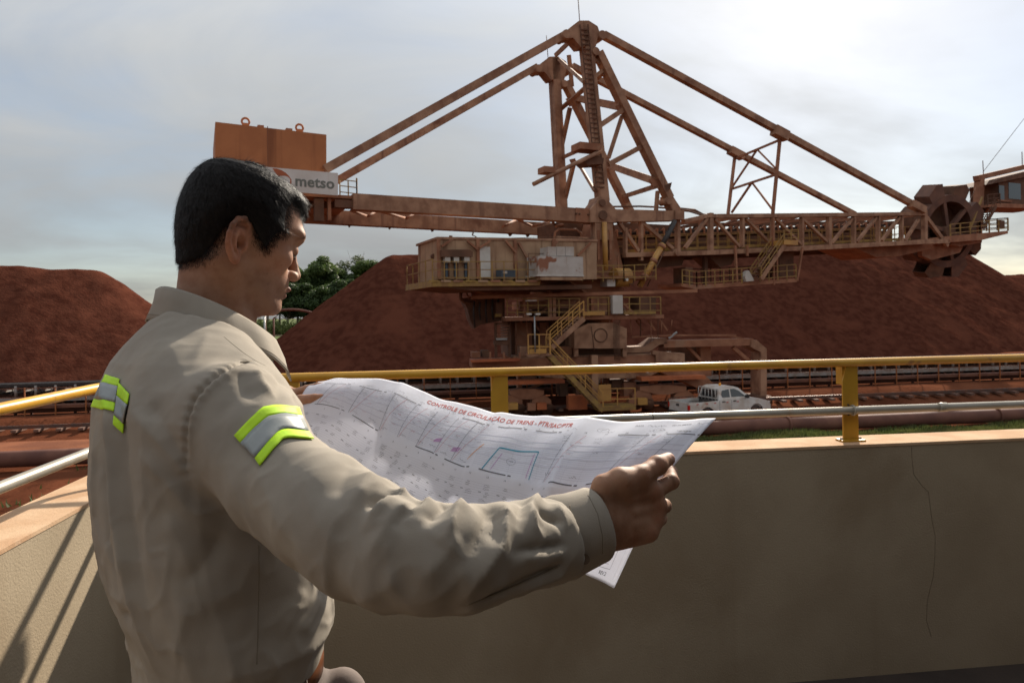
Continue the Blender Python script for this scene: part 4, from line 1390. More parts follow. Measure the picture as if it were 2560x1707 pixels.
# deck to the right with winch
box(1460, 690, 1640, 697, -1.2, 5.0, 'winch_deck', M_steel2)
railing([(1456, 704), (1560, 704), (1640, 700)], 40, -1.3, every=24, mid=2, w=2.4)
p = RQ.pt(1552, 694, -.6)
MB().tube([p - RQ.u * .5, p + RQ.u * .5], .55, 14).build('winch_drum', M_yelb, rec)
box(1518, 690, 1538, 716, -1.0, .8, 'winch_motor', M_panelw)
box(1574, 682, 1584, 712, -1.0, .6, 'valve_stand', M_dark)
pin(1568, 699, 4, -1.3, .2, 'gauge', M_panelw)

# ---- odds and ends on the slewing deck
for a, b, w_ in (((1470, 620), (1470, 690), 4), ((1545, 640), (1545, 696), 3), ((1420, 700), (1470, 735), 5), ((1350, 712), (1380, 735), 5), ((1180, 726), (1230, 738), 4)):
    strut(a, b, w_, -.2, name='deck_stay', m=M_steel2)
# ---- undercarriage: turntable, portal, stairs (square to the rails)
PQ = Frame(1507, 37.3, YAW)
def pbox(x0, y0, x1, y1, l, d, name, m=M_steel2):
    mb = MB()
    PQ.box(mb, x0, y0, x1, y1, l, d)
    return mb.build(name, m, rec)
def ppoly(pts, l, d, name, m=M_steel2):
    mb = MB()
    PQ.poly(mb, pts, l, d)
    return mb.build(name, m, rec)
def pstrut(a, b, w, la=0.0, lb=None, name='strut', m=M_steel2, depth=None):
    mb = MB()
    PQ.bar(mb, a, b, w, la, lb, depth)
    return mb.build(name, m, rec)
def ptube(pts, w, la, name, m, n=8):
    ps = [PQ.pt(x, y, la) for x, y in pts]
    return MB().tube(ps, w / 2 * ps[0].y / FPX, n).build(name, m, rec)
c0 = PQ.pt(1440, 760, 4.6)
MB().lathe(V(c0.x, c0.y, 0), (0, 0, 1), [(2.9, 7.4), (2.9, 6.5), (2.6, 6.3), (2.6, 5.6), (3.0, 5.5), (3.0, 5.1), (2.2, 5.0), (2.2, 3.2), (2.6, 2.9)], 36).build('turntable', M_steel2, rec)
pstrut((1178, 744), (1742, 727), 8, -.2, name='deck_girder')
pstrut((1178, 736), (1325, 735), 12, 1.5, name='deck_girder', m=M_steel2)
ppoly([(1155, 745), (1262, 738), (1262, 800), (1200, 812), (1186, 822), (1176, 800), (1168, 770)], 1.4, 2.2, 'cable_drum_housing', M_dark)
for x, y0, y1 in ((1186, 745, 818), (1200, 755, 800), (1216, 745, 806), (1232, 748, 800), (1246, 745, 790)):
    ptube([(x, y0), (x - 2, (y0 + y1) / 2), (x + 1, y1)], 5, 1.2, 'hanging_cable', M_black, 6)
ptube([(1152, 724), (1152, 748), (1160, 756), (1184, 758)], 8, 1.0, 'cable_duct', M_dark)
ptube([(1162, 724), (1170, 740), (1190, 752)], 4, 1.0, 'cable_duct', M_steel2)
pbox(1240, 756, 1256, 792, 1.0, .5, 'cabinet', M_dark)
pbox(1238, 784, 1254, 792, .9, .1, 'cabinet_plate', M_yel2)
# middle deck
pbox(1264, 790, 1660, 799, -.4, 6.4, 'middle_deck', M_steel2)
railing([(1268, 791), (1450, 790)], 44, -.4, every=26, mid=2, w=2.4, fr=PQ)
railing([(1470, 788), (1652, 786)], 44, -.4, every=26, mid=2, w=2.6, fr=PQ)
pbox(1457, 779, 1512, 788, -.6, .12, 'toe_plate', M_yelb)
pbox(1560, 779, 1640, 785, -.6, .12, 'toe_plate', M_yel2)
pbox(1532, 738, 1557, 784, -.7, .6, 'white_cabinet', M_panelw)
for x in (1313, 1376, 1386, 1482, 1526):
    pbox(x - 4, 744, x + 4, 800, -.3, .35, 'deck_post', M_steel2)
pbox(1300, 752, 1440, 772, 1.4, 3, 'gear_case', M_steel2)
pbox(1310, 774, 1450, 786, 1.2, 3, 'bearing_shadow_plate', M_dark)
ppoly([(1600, 742), (1640, 742), (1640, 790), (1600, 790)], 1.0, 2.0, 'electrical_room', M_dark)
# ladder cage at the left
pbox(1239, 806, 1275, 812, .6, .8, 'cage_top', M_dark)
for x in (1240, 1273):
    pbox(x - 3, 806, x + 3, 892, .6, .2, 'cage_post', M_dark)
for k in range(6):
    pbox(1241, 814 + 7 * k, 1272, 816.5 + 7 * k, .6, .2, 'cage_rung', M_steel2)
pbox(1238, 852, 1276, 862, .5, .9, 'cage_floor', M_dark)
pbox(1241, 845, 1268, 850, .4, .3, 'cable_tray', M_galv)
# portal body
pbox(1278, 800, 1436, 892, 2.0, 4.5, 'portal_body', M_dark)
pbox(1290, 806, 1330, 888, 1.6, .4, 'portal_rib', M_steel2)
pbox(1350, 806, 1372, 888, 1.6, .4, 'portal_rib', M_steel2)
hx = ppoly([(1436, 826), (1471, 808), (1533, 807), (1567, 821), (1567, 871), (1436, 871)], -.3, 2.6, 'slew_gear_casing', M_steel)
p = PQ.pt(1502, 838, -.32)
MB().tube([p + (PQ.u * math.cos(t_) + V(0, 0, 1) * math.sin(t_)) * .36 for t_ in [2 * math.pi * k / 24 for k in range(25)]], .03, 5, caps=False).build('casing_ring', M_dark, hx)
pbox(1436, 871, 1446, 892, -.2, .4, 'casing_leg', M_steel)
pbox(1557, 871, 1567, 892, -.2, .4, 'casing_leg', M_steel)
pbox(1447, 872, 1556, 892, .8, 2.0, 'pump_set', M_dark)
for k in range(5):
    x = 1535 + 3.2 * k
    ptube([(x, 800), (x, 868), (x + 2, 900)], 1.6, -.45, 'cable', M_dark, 4)
ptube([(1478, 815), (1486, 878)], 2.4, -.45, 'cable', M_dark, 4)
# sill beams of the portal
pbox(1180, 893, 1700, 912, .0, 1.6, 'portal_beam', M_steel2)
ppoly([(1284, 890), (1284, 930), (1390, 945), (1610, 945), (1660, 925), (1700, 912), (1700, 882), (1580, 886)], .3, 1.4, 'portal_girder', M_steel)
pbox(1178, 898, 1300, 904, -.8, .9, 'side_walkway', M_orng)
for x in (1226, 1260, 1300):
    pbox(x - 2, 880, x + 2, 900, -.3, .2, 'lamp_post', M_steel2)
for k in range(7):
    pbox(1300 + 9 * k, 905, 1302 + 9 * k, 930, .2, .1, 'stiffener', M_dark)
pbox(1480, 888, 1496, 1008, -.6, .6, 'portal_leg', M_steel)
pbox(1271, 951, 1412, 960, -.6, 1.0, 'buffer_beam', M_orng)
pbox(1604, 941, 1764, 950, -.6, 1.0, 'buffer_beam', M_orng)
ppoly([(1600, 910), (1735, 910), (1790, 965), (1790, 975), (1740, 968), (1700, 950), (1640, 925), (1604, 920)], .2, 1.2, 'portal_knee', M_steel2)
# bogies
def bogie(x0, x1, y0, y1, l):
    cx = (x0 + x1) / 2
    ppoly([(x0, y0 + 4), (cx - 18, y0), (cx + 18, y0), (x1, y0 + 4), (x1, y0 + 14), (cx + 14, y1), (cx - 14, y1), (x0, y0 + 14)], l, .7, 'equaliser', M_steel2)
    for x in (x0 + 6, x1 - 6):
        ppoly([(x - 24, y1 + 2), (x - 10, y1 - 10), (x + 10, y1 - 10), (x + 24, y1 + 2), (x + 24, y1 + 12), (x - 24, y1 + 12)], l + .05, .6, 'wheel_frame', M_steel2)
        for d_ in (-14, 14):
            p_ = PQ.pt(x + d_, y1 + 22, l + .1)
            wh = MB().lathe(p_, PQ.v, [(.02, -.05), (.16, -.04), (.17, 0), (.36, .0), (.36, .4), (.1, .42)], 16, PQ.u).build('track_wheel', M_dark, rec)
        pbox(x - 11, y1 + 10, x + 13, y1 + 26, l - .5, .5, 'drive_motor', M_yelb if x < cx else M_orng)
        pbox(x - 34, y1 + 10, x - 14, y1 + 28, l - .4, .4, 'rail_clamp', M_steel2)
bogie(1276, 1360, 972, 998, -.2)
bogie(1600, 1716, 962, 986, -.2)
bogie(1296, 1372, 952, 972, 9.0)
bogie(1600, 1690, 946, 964, 9.0)
for x0, x1 in ((1280, 1380), (1600, 1700)):
    pbox(x0, 905, x1, 940, 8.6, 1.0, 'far_sill', M_dark)
pbox(1422, 990, 1468, 1024, -.9, .6, 'tool_box', M_orng)
pbox(1497, 961, 1528, 1003, -1.2, .06, 'yellow_panel', M_yelb)
railing([(1500, 1014), (1588, 1012)], 42, -1.2, every=42, mid=1, w=2.6, fr=PQ, m=M_yelb)
pbox(1496, 1014, 1590, 1026, -1.3, 1.2, 'step_platform', M_yel2)
# yellow stair tower
pbox(1320, 884, 1380, 890, -2.2, 1.4, 'landing', M_steel)
railing([(1321, 886), (1376, 886)], 50, -2.2, every=26, mid=1, w=3.4, fr=PQ, m=M_yelb)
railing([(1321, 882), (1376, 882)], 46, -.9, every=26, mid=1, w=3.0, fr=PQ, m=M_yelb)
pbox(1324, 872, 1366, 884, -2.24, .04, 'toe_plate', M_yelb)
stair((1376, 872), (1460, 796), -2.0, .9, fr=PQ, rail=44, m=M_yelb)
stair((1374, 888), (1508, 1026), -2.1, .9, fr=PQ, rail=46, m=M_yelb, m2=M_yel2, steps=16)
ptube([(1336, 790), (1338, 880)], 4, -2.4, 'lamp_pole', M_galv, 6)
for x in (1324, 1346):
    pbox(x - 6, 783, x + 5, 787, -2.5, .3, 'floodlight', M_panelw)
pbox(1315, 750, 1342, 753, -.6, .3, 'tube_lamp', M_panelw)
# discharge gantry to the right
pbox(1660, 849, 1884, 866, 1.0, 1.0, 'gantry_beam', M_steel2)
ppoly([(1878, 850), (1892, 850), (1917, 872), (1917, 994), (1902, 994), (1902, 880), (1878, 868)], .9, 1.2, 'gantry_leg', M_steel)
ppoly([(1894, 990), (1930, 990), (1932, 1012), (1890, 1012)], .6, 1.6, 'gantry_foot', M_dark)
pstrut((1832, 868), (1904, 930), 9, 1.3, name='gantry_brace')
pstrut((1718, 866), (1752, 900), 7, 1.6, name='gantry_brace')
pbox(1752, 864, 1778, 940, 1.8, 1.0, 'gantry_post', M_steel2)
pbox(1670, 862, 1752, 902, 2.4, 1.6, 'discharge_chute', M_dark)
ppoly([(1567, 868), (1612, 866), (1640, 846), (1668, 846), (1668, 858), (1648, 862), (1622, 880), (1567, 882)], 1.0, 1.4, 'tripper_chute', M_steel)
pstrut((1580, 842), (1690, 838), 4, .8, name='chute_cover', m=M_steel2)
pstrut((1668, 838), (1840, 838), 4, 1.4, name='chute_cover', m=M_steel2)
pstrut((1672, 846), (1692, 830), 4, .8, name='cover_stay', m=M_galv)
pstrut((1820, 838), (1880, 852), 4, 1.4, name='chute_cover', m=M_steel2)
pbox(1640, 884, 1712, 905, -.2, .8, 'walk_beam', M_steel)
ppoly([(1632, 876), (1690, 882), (1660, 890), (1632, 886)], -.2, .3, 'bright_cover', M_steel)
ptube([(1645, 800), (1645, 845)], 2, .4, 'cable', M_dark, 4)

# pipes, trays and brackets crowding the portal
rr_ = random.Random(12)
for k in range(16):
    x = 1290 + 26 * k
    ptube([(x, 800), (x + rr_.uniform(-3, 3), 800 + rr_.uniform(20, 60))], rr_.uniform(1.6, 3.2), rr_.uniform(-.2, 1.2), 'conduit', rr_.choice([M_dark, M_steel2, M_steel2]), 5)
for y in (914, 920, 926):
    ptube([(1300, y), (1600, y - 3), (1660, y - 10)], 1.6, .15, 'pipe_run', M_steel2, 5)
for x in (1300, 1330, 1392, 1420, 1590, 1620, 1650):
    pstrut((x, 800), (x + 18, 826), 4, 1.2, name='deck_bracket', m=M_steel2)
for x0, y0, x1, y1, m_ in ((1180, 880, 1200, 893, M_steel2), (1205, 876, 1222, 893, M_dark), (1300, 866, 1318, 890, M_steel), (1400, 866, 1430, 890, M_steel2), (1590, 892, 1630, 908, M_steel), (1310, 936, 1340, 952, M_dark), (1360, 936, 1384, 950, M_steel2), (1530, 950, 1560, 975, M_dark), (1560, 955, 1590, 990, M_steel2), (1400, 955, 1420, 990, M_dark), (1440, 950, 1476, 986, M_dark)):
    pbox(x0, y0, x1, y1, rr_.uniform(.2, 1.0), .9, 'cabinet', m_)
for x in (1300, 1400, 1520, 1640):
    pbox(x - 5, 912, x + 5, 985, 1.6, .6, 'portal_strut', M_steel2)
for a, b in (((1290, 985), (1400, 940)), ((1600, 940), (1500, 990)), ((1330, 800), (1380, 760)), ((1600, 800), (1560, 760))):
    pstrut(a, b, 6, 1.2, name='portal_brace', m=M_steel2)
for x in (1284, 1304, 1350, 1372, 1576, 1620):
    pbox(x - 3, 926, x + 2, 932, -.1, .2, 'work_lamp', M_panelw)
# ================================================================== the man (modelled as distance fields, meshed with surface nets)
npa = np.array
OFF = np.array([0, 0, CAMH])
def rcone(Pt, a, b, ra, rb):
    a, b = npa(a, float), npa(b, float)
    d = b - a
    q = Pt - a
    t_ = np.clip((q @ d) / (d @ d), 0, 1)
    return np.linalg.norm(q - t_[:, None] * d, axis=1) - (ra + (rb - ra) * t_)
def chain(Pt, pts, rs, k):
    d = None
    for i in range(len(pts) - 1):
        e = rcone(Pt, pts[i], pts[i + 1], rs[i], rs[i + 1])
        d = e if d is None else smin(d, e, k)
    return d
def smin(a, b, k):
    h = np.clip(.5 + .5 * (b - a) / k, 0, 1)
    return b * (1 - h) + a * h - k * h * (1 - h)
def smax(a, b, k):
    return -smin(-a, -b, k)
def ell(Pt, c, r):
    q = (Pt - npa(c, float))
    r = npa(r, float)
    k0 = np.linalg.norm(q / r, axis=1)
    k1 = np.linalg.norm(q / (r * r), axis=1) + 1e-9
    return k0 * (k0 - 1) / k1

def surface_nets(f, lo, hi, h, newton=2):
    lo, hi = npa(lo, float), npa(hi, float)
    n = (np.ceil((hi - lo) / h / 4).astype(int) + 1) * 4
    cs = 4
    m = n // cs + 1
    gx = [lo[i] + h * cs * np.arange(m[i]) for i in range(3)]
    CG = np.stack(np.meshgrid(*gx, indexing='ij'), -1).reshape(-1, 3)
    cd = f(CG).reshape(m)
    thr = h * cs * 2.4
    near = np.abs(cd) < thr
    vol = np.repeat(np.repeat(np.repeat(cd, cs, 0), cs, 1), cs, 2)[:n[0], :n[1], :n[2]].copy()
    mask = np.repeat(np.repeat(np.repeat(near, cs, 0), cs, 1), cs, 2)[:n[0], :n[1], :n[2]]
    idx = np.argwhere(mask)
    for s in range(0, len(idx), 400000):
        ii = idx[s:s + 400000]
        vol[ii[:, 0], ii[:, 1], ii[:, 2]] = f(lo + h * ii)
    ins = vol < 0
    c = np.zeros(tuple(n - 1), np.int8)
    for dx in (0, 1):
        for dy in (0, 1):
            for dz in (0, 1):
                c += ins[dx:n[0] - 1 + dx, dy:n[1] - 1 + dy, dz:n[2] - 1 + dz]
    act = np.argwhere((c > 0) & (c < 8))
    vid = -np.ones(tuple(n - 1), np.int64)
    vid[act[:, 0], act[:, 1], act[:, 2]] = np.arange(len(act))
    acc = np.zeros((len(act), 3))
    cnt = np.zeros(len(act))
    cor = [npa(v) for v in ((0, 0, 0), (1, 0, 0), (0, 1, 0), (1, 1, 0), (0, 0, 1), (1, 0, 1), (0, 1, 1), (1, 1, 1))]
    for i in range(8):
        for j in range(i + 1, 8):
            if np.abs(cor[i] - cor[j]).sum() != 1:
                continue
            a = act + cor[i]
            b = act + cor[j]
            va = vol[a[:, 0], a[:, 1], a[:, 2]]
            vb = vol[b[:, 0], b[:, 1], b[:, 2]]
            cr = (va < 0) != (vb < 0)
            t_ = np.where(cr, va / np.where(va - vb == 0, 1, va - vb), 0)
            acc += np.where(cr[:, None], cor[i] + t_[:, None] * (cor[j] - cor[i]), 0)
            cnt += cr
    verts = lo + h * (act + acc / cnt[:, None])
    quads = []
    for ax in range(3):
        o1, o2 = (ax + 1) % 3, (ax + 2) % 3
        sl_a = [slice(1, n[0] - 1)] * 3
        sl_a = [slice(1, n[k] - 1) for k in range(3)]
        sl_b = list(sl_a)
        sl_b[ax] = slice(2, n[ax])
        A_, B_ = ins[tuple(sl_a)], ins[tuple(sl_b)]
        e = np.argwhere(A_ != B_) + 1
        if len(e) == 0:
            continue
        flip = ins[e[:, 0], e[:, 1], e[:, 2]]
        d1 = np.zeros(3, int); d1[o1] = 1
        d2 = np.zeros(3, int); d2[o2] = 1
        def g(x):
            x = np.minimum(x, n - 2)
            return vid[x[:, 0], x[:, 1], x[:, 2]]
        q = np.stack([g(e - d1 - d2), g(e - d2), g(e), g(e - d1)], 1)
        q[~flip] = q[~flip][:, ::-1]
        quads.append(q)
    quads = np.concatenate(quads)
    quads = quads[(quads >= 0).all(1)]
    for _ in range(newton):
        e = h * .35
        d0 = f(verts)
        gr_ = np.stack([f(verts + e * np.eye(3)[k]) - f(verts - e * np.eye(3)[k]) for k in range(3)], 1) / (2 * e)
        g2 = (gr_ ** 2).sum(1) + 1e-6
        st_ = (d0 / g2)[:, None] * gr_
        ln = np.linalg.norm(st_, axis=1)[:, None]
        verts = verts - st_ * np.minimum(1, h * .6 / (ln + 1e-9))
    return verts, quads

def vnormals(v, q):
    nf = np.cross(v[q[:, 2]] - v[q[:, 0]], v[q[:, 3]] - v[q[:, 1]])
    vn = np.zeros_like(v)
    qi = q.T.ravel()
    for ax in range(3):
        vn[:, ax] = np.bincount(qi, np.tile(nf[:, ax], 4), len(v))
    return vn / (np.linalg.norm(vn, axis=1)[:, None] + 1e-12)
def smooth_mesh(v, q, it=1, lam=.5):
    for _ in range(it):
        acc = np.zeros_like(v)
        src = np.concatenate([q[:, k] for k in range(4) for j in (1, 3)])
        dst = np.concatenate([q[:, (k + j) % 4] for k in range(4) for j in (1, 3)])
        cnt = np.bincount(src, minlength=len(v))
        for ax in range(3):
            acc[:, ax] = np.bincount(src, v[dst, ax], len(v))
        v = v + lam * (acc / np.maximum(cnt, 1)[:, None] - v)
    return v
def np_mesh(name, v, q, m, parent=None, col=None, smooth=True):
    off = npa(wloc(parent))
    me = bpy.data.meshes.new(name)
    vv = v + OFF - off
    me.vertices.add(len(vv))
    me.vertices.foreach_set('co', vv.astype(np.float32).ravel())
    nq = q.shape[1]
    me.loops.add(len(q) * nq)
    me.loops.foreach_set('vertex_index', q.astype(np.int32).ravel())
    me.polygons.add(len(q))
    me.polygons.foreach_set('loop_start', np.arange(0, len(q) * nq, nq, dtype=np.int32))
    me.polygons.foreach_set('loop_total', np.full(len(q), nq, dtype=np.int32))
    me.polygons.foreach_set('use_smooth', np.full(len(q), smooth))
    me.update(calc_edges=True)
    if col is not None:
        at = me.color_attributes.new('col', 'FLOAT_COLOR', 'POINT')
        c4 = np.concatenate([col, np.ones((len(col), 1))], 1)
        at.data.foreach_set('color', c4.astype(np.float32).ravel())
    return link(name, me, m, parent)
def nps(seed, n_=24):
    """cheap smooth 3-D noise: a sum of random waves"""
    rg = np.random.default_rng(seed)
    K = rg.normal(size=(n_, 3))
    ph = rg.uniform(0, 6.28, n_)
    def f(Pt, scale):
        return np.sin((Pt * (1.0 / scale)) @ K.T + ph).sum(1) / math.sqrt(n_ / 2)
    return f
wn1, wn2, wn3 = nps(1), nps(2), nps(3)
def A3(v_):
    return np.array(v_[:])

# ---------------------------------------------------------------- frames
HY, HT = R(38), R(18)
fh = npa([math.cos(HY), math.sin(HY), 0]); rh = npa([math.sin(HY), -math.cos(HY), 0]); up = npa([0, 0, 1.])
fw = fh * math.cos(HT) - up * math.sin(HT); uh = fh * math.sin(HT) + up * math.cos(HT)
H0 = A3(C(592, 600, 1.10))
HM = np.stack([fw, rh, uh])            # rows: forward, his right, up
def to_head(Pt):
    return (Pt - H0) @ HM.T
def from_head(Q):
    return npa(Q) @ HM + H0
def head_px(px, py, off):              # pixel -> (x, u) on the plane 'off' metres to his right
    r = A3(ray(px, py))
    t_ = ((H0 + off * rh) @ rh) / (r @ rh)
    q = to_head((r * t_)[None])[0]
    return q[0], q[2]
def nk(f_, y, z):                      # neck frame: forward (level), right, up
    return H0 + fh * f_ + rh * y + up * z

tab = npa([  # u, front, back, half width
    [.1185, .004, -.020, .010], [.117, .024, -.036, .024], [.112, .045, -.054, .040], [.104, .061, -.067, .0535], [.092, .0745, -.0755, .0630], [.075, .0845, -.082, .0695],
    [.057, .0900, -.0855, .0728], [.036, .0950, -.0865, .0742], [.018, .0915, -.0855, .0742], [.005, .0875, -.083, .0730], [-.010, .0855, -.080, .0705], [-.025, .0855, -.074, .0672],
    [-.040, .0860, -.062, .0640], [-.055, .0860, -.046, .0608], [-.070, .0850, -.030, .0560], [-.083, .0830, -.014, .0490], [-.094, .078, .000, .0405], [-.103, .068, .014, .0300], [-.109, .056, .026, .016], [-.112, .044, .034, .004]])[::-1]
def skull(q):
    x, y, u = q[:, 0], q[:, 1], q[:, 2]
    uc = np.clip(u, tab[0, 0], tab[-1, 0])
    xf, xb, w = (np.interp(uc, tab[:, 0], tab[:, k]) for k in (1, 2, 3))
    cx = np.where(uc > -.02, -.008, -.008 + (-.02 - uc) * .42)
    cx = np.minimum(np.maximum(cx, xb + .01), xf - .01)
    xr = np.where(x > cx, (x - cx) / (xf - cx), (cx - x) / (cx - xb))
    nn = np.where(x > cx, np.where(uc < .03, 2.35, 2.2), 2.1)
    g = (np.abs(xr) ** nn + np.abs(y / w) ** nn) ** (1 / nn)
    rad = np.hypot(x - cx, y)
    d = np.where(g > 1e-4, rad * (1 - 1 / np.maximum(g, 1e-4)), -w * .5)
    over = np.maximum(u - tab[-1, 0], tab[0, 0] - u)
    return np.where(over > 0, np.hypot(np.maximum(d, 0), over), np.maximum(d * .85, over))
EARO = npa([-.003, .0685, -.014])
_e1 = npa([-.88, .46, -.02]); _e1 /= np.linalg.norm(_e1)
_e2 = npa([-.14, -.02, .99]); _e2 -= _e1 * (_e1 @ _e2); _e2 /= np.linalg.norm(_e2)
_en = np.cross(_e2, _e1)
if _en[1] < 0: _en = -_en
def ear(q):
    r_ = q - EARO
    e = np.stack([r_ @ _e1, r_ @ _e2, r_ @ _en], 1)
    d = ell(e, (.0185, .001, -.001), (.0185, .031, .0050))
    hel = [(.004, -.002, .001), (.002, .014, .002), (.007, .027, .004), (.017, .0335, .005), (.028, .029, .005), (.0355, .017, .005), (.0375, .003, .004), (.034, -.010, .003), (.027, -.020, .002), (.019, -.029, .001)]
    d = smin(d, chain(e, hel, [.0030, .0032, .0038, .0042, .0042, .0040, .0038, .0036, .0036, .0040], .002), .004)
    d = smin(d, ell(e, (.0125, -.0275, .000), (.0085, .0095, .0050)), .005)
    ant = [(.013, .021, .001), (.022, .014, .003), (.0255, .002, .0035), (.0225, -.011, .003), (.014, -.0175, .003)]
    d = smin(d, chain(e, ant, [.0025, .0032, .0036, .0034, .003], .002), .003)
    d = smax(d, -ell(e, (.0115, -.003, .0055), (.0085, .0125, .0085)), .003)
    d = smax(d, -ell(e, (.018, .023, .0055), (.010, .0045, .0035)), .003)
    d = smin(d, ell(e, (.0025, -.006, .002), (.0040, .0065, .0042)), .004)
    d = smax(d, -ell(e, (.0085, -.005, -.001), (.0040, .0050, .0060)), .0015)
    return d
def head_sdf(Pt, ears=True):
    q = to_head(Pt)
    qa = q.copy()
    qa[:, 1] = np.abs(qa[:, 1])
    d = skull(q)
    d = smin(d, ell(qa, (.073, 0, -.052), (.0265, .032, .034)), .014)                      # muzzle
    d = smin(d, ell(qa, (.082, .000, -.087), (.0175, .023, .0145)), .012)                  # chin
    d = smin(d, ell(qa, (.056, .045, -.012), (.022, .0135, .014)), .020)                    # cheekbone
    d = smin(d, rcone(qa, (-.004, .0525, -.048), (.070, .022, -.090), .012, .013), .018)    # jaw
    d = smin(d, ell(qa, (.0825, .022, .0350), (.0105, .024, .0095)), .018)                  # brow
    d = smax(d, -ell(qa, (.1005, .031, .0095), (.0095, .0150, .0090)), .011)               # socket
    d = smin(d, ell(qa, (.0775, .0305, .0080), (.0125, .0140, .0115)), .004)               # lid over eye
    d = smin(d, chain(q, [(.0885, 0, .022), (.0925, 0, .008), (.0985, 0, -.008), (.1050, 0, -.0235)], [.0065, .0060, .0076, .0110], .003), .008)  # nose
    d = smin(d, ell(qa, (.0965, .0122, -.0280), (.0120, .0074, .0084)), .005)              # wings
    d = smax(d, -ell(qa, (.1035, .0085, -.0365), (.0058, .0040, .0052)), .002)             # nostrils
    d = smin(d, ell(qa, (.0965, 0, -.0515), (.0088, .0205, .0050)), .004)                  # lips
    d = smin(d, ell(qa, (.0925, 0, -.0640), (.0090, .0180, .0056)), .004)
    d = smax(d, -ell(qa, (.1060, 0, -.0580), (.0120, .0225, .0011)), .0022)
    a, b, c_ = nk(-.030, 0, -.05), nk(-.040, 0, -.16), nk(-.060, 0, -.27)
    nd = chain(Pt, [a, b, c_], [.0555, .0590, .072], .03)
    d = smin(d, nd, .022)
    for s in (1, -1):
        d = smin(d, rcone(Pt, from_head([-.030, s * .052, -.050]), nk(.020, s * .020, -.215), .012, .010), .020)
    if ears:
        d = smin(d, ear(qa), .004)
        r_ = qa - EARO
        e = np.stack([r_ @ _e1, r_ @ _e2, r_ @ _en], 1)
        d = smax(d, -ell(e, (.0125, -.004, .0035), (.0080, .0125, .0085)), .0025)
        d = smax(d, -ell(e, (.0190, .0225, .0040), (.0095, .0050, .0040)), .003)
        d = smax(d, -ell(e, (.0085, -.0060, -.006), (.0042, .0055, .0090)), .002)
    return d
# hair outline in side view
HP = [(441, 660, 0), (486, 648, .04), (517, 636, .055), (536, 610, .065), (550, 582, .070), (575, 558, .073), (602, 546, .074), (626, 556, .073), (640, 585, .070), (650, 603, .067), (661, 618, .064),
      (672, 601, .062), (688, 585, .059), (706, 579, .055), (704, 553, .052), (707, 526, .047), (721, 509, .040), (738, 530, .022), (752, 562, .0)]
hpoly = [head_px(*p) for p in HP] + [(.12, .085), (.13, .2), (-.2, .2), (-.2, -.060)]
hpoly = npa(hpoly)
def poly_sd(xy, pg):
    d = np.full(len(xy), 1e9)
    ins_ = np.zeros(len(xy), bool)
    for i in range(len(pg)):
        a, b = pg[i], pg[(i + 1) % len(pg)]
        e = b - a
        w_ = xy - a
        t_ = np.clip((w_ @ e) / (e @ e), 0, 1)
        d = np.minimum(d, np.linalg.norm(w_ - t_[:, None] * e, axis=1))
        c1 = (a[1] > xy[:, 1]) != (b[1] > xy[:, 1])
        xi = (b[0] - a[0]) * (xy[:, 1] - a[1]) / (b[1] - a[1] + 1e-12) + a[0]
        ins_ ^= c1 & (xy[:, 0] < xi)
    return np.where(ins_, -d, d)
def hair_sdf(Pt):
    q = to_head(Pt)
    reg = poly_sd(q[:, [0, 2]], hpoly)
    ins_ = np.clip(-reg / .032, 0, 1)
    front = np.clip((q[:, 0] - .035) / .04, 0, 1) * np.clip((q[:, 2] - .06) / .03, 0, 1)
    t_ = .0012 + .0085 * ins_ ** .7 + .004 * front
    nd = chain(Pt, [nk(-.030, 0, -.05), nk(-.040, 0, -.16)], [.0575, .0620], .03)
    d = smin(skull(q), nd, .022) - t_ - .0005 * np.sin(q[:, 0] * 900 + 3 * np.sin(q[:, 2] * 400)) * np.sin(q[:, 1] * 800)
    return smax(d, reg, .002)

# ---------------------------------------------------------------- body frame
BY_ = R(42)
Fb = npa([math.cos(BY_), math.sin(BY_), 0]); Rb = npa([math.sin(BY_), -math.cos(BY_), 0])
rows = [(770, 395, 572, 1.04, .060), (800, 368, 594, 1.025, .078), (830, 336, 616, 1.01, .100), (860, 306, 640, 1.0, .124), (900, 272, 674, .99, .156), (950, 246, 712, .98, .186), (1010, 228, 752, .97, .200),
        (1100, 223, 775, .965, .200), (1200, 222, 795, .96, .196), (1300, 232, 812, .95, .190), (1400, 252, 824, .945, .186), (1480, 280, 832, .94, .186), (1535, 302, 826, .935, .186), (1570, 314, 806, .93, .178), (1620, 322, 790, .93, .172), (1700, 330, 782, .93, .170), (1800, 340, 775, .93, .168)]
sl = []
for py, xl, xr, Yc, a in rows:
    c = A3(C((xl + xr) / 2, py, Yc))
    al = math.atan2(-c[0], c[1])
    e = ((xr - xl) / 2 * Yc * math.cos(al) / FPX) * .965 - .002
    dl = BY_ - al
    b = math.sqrt(max(e * e - (a * math.sin(dl)) ** 2, .0006)) / math.cos(dl)
    sl.append((c[2], c[0], c[1], a, b))
sl = npa(sl)[::-1]
def torso(Pt, grow=0.0):
    z = np.clip(Pt[:, 2], sl[0, 0], sl[-1, 0])
    cx, cy, a, b = (np.interp(z, sl[:, 0], sl[:, k]) for k in (1, 2, 3, 4))
    dx, dy = Pt[:, 0] - cx, Pt[:, 1] - cy
    lf = dx * Fb[0] + dy * Fb[1]
    lr = dx * Rb[0] + dy * Rb[1]
    g = (np.abs(lf / (b + grow)) ** 2.35 + np.abs(lr / (a + grow)) ** 2.35) ** (1 / 2.35)
    rad = np.hypot(lf, lr)
    d = np.where(g > 1e-4, rad * (1 - 1 / np.maximum(g, 1e-4)), -.1)
    over = np.maximum(Pt[:, 2] - sl[-1, 0], sl[0, 0] - Pt[:, 2])
    return np.where(over > 0, np.hypot(np.maximum(d, 0), over), np.maximum(d * .85, over))
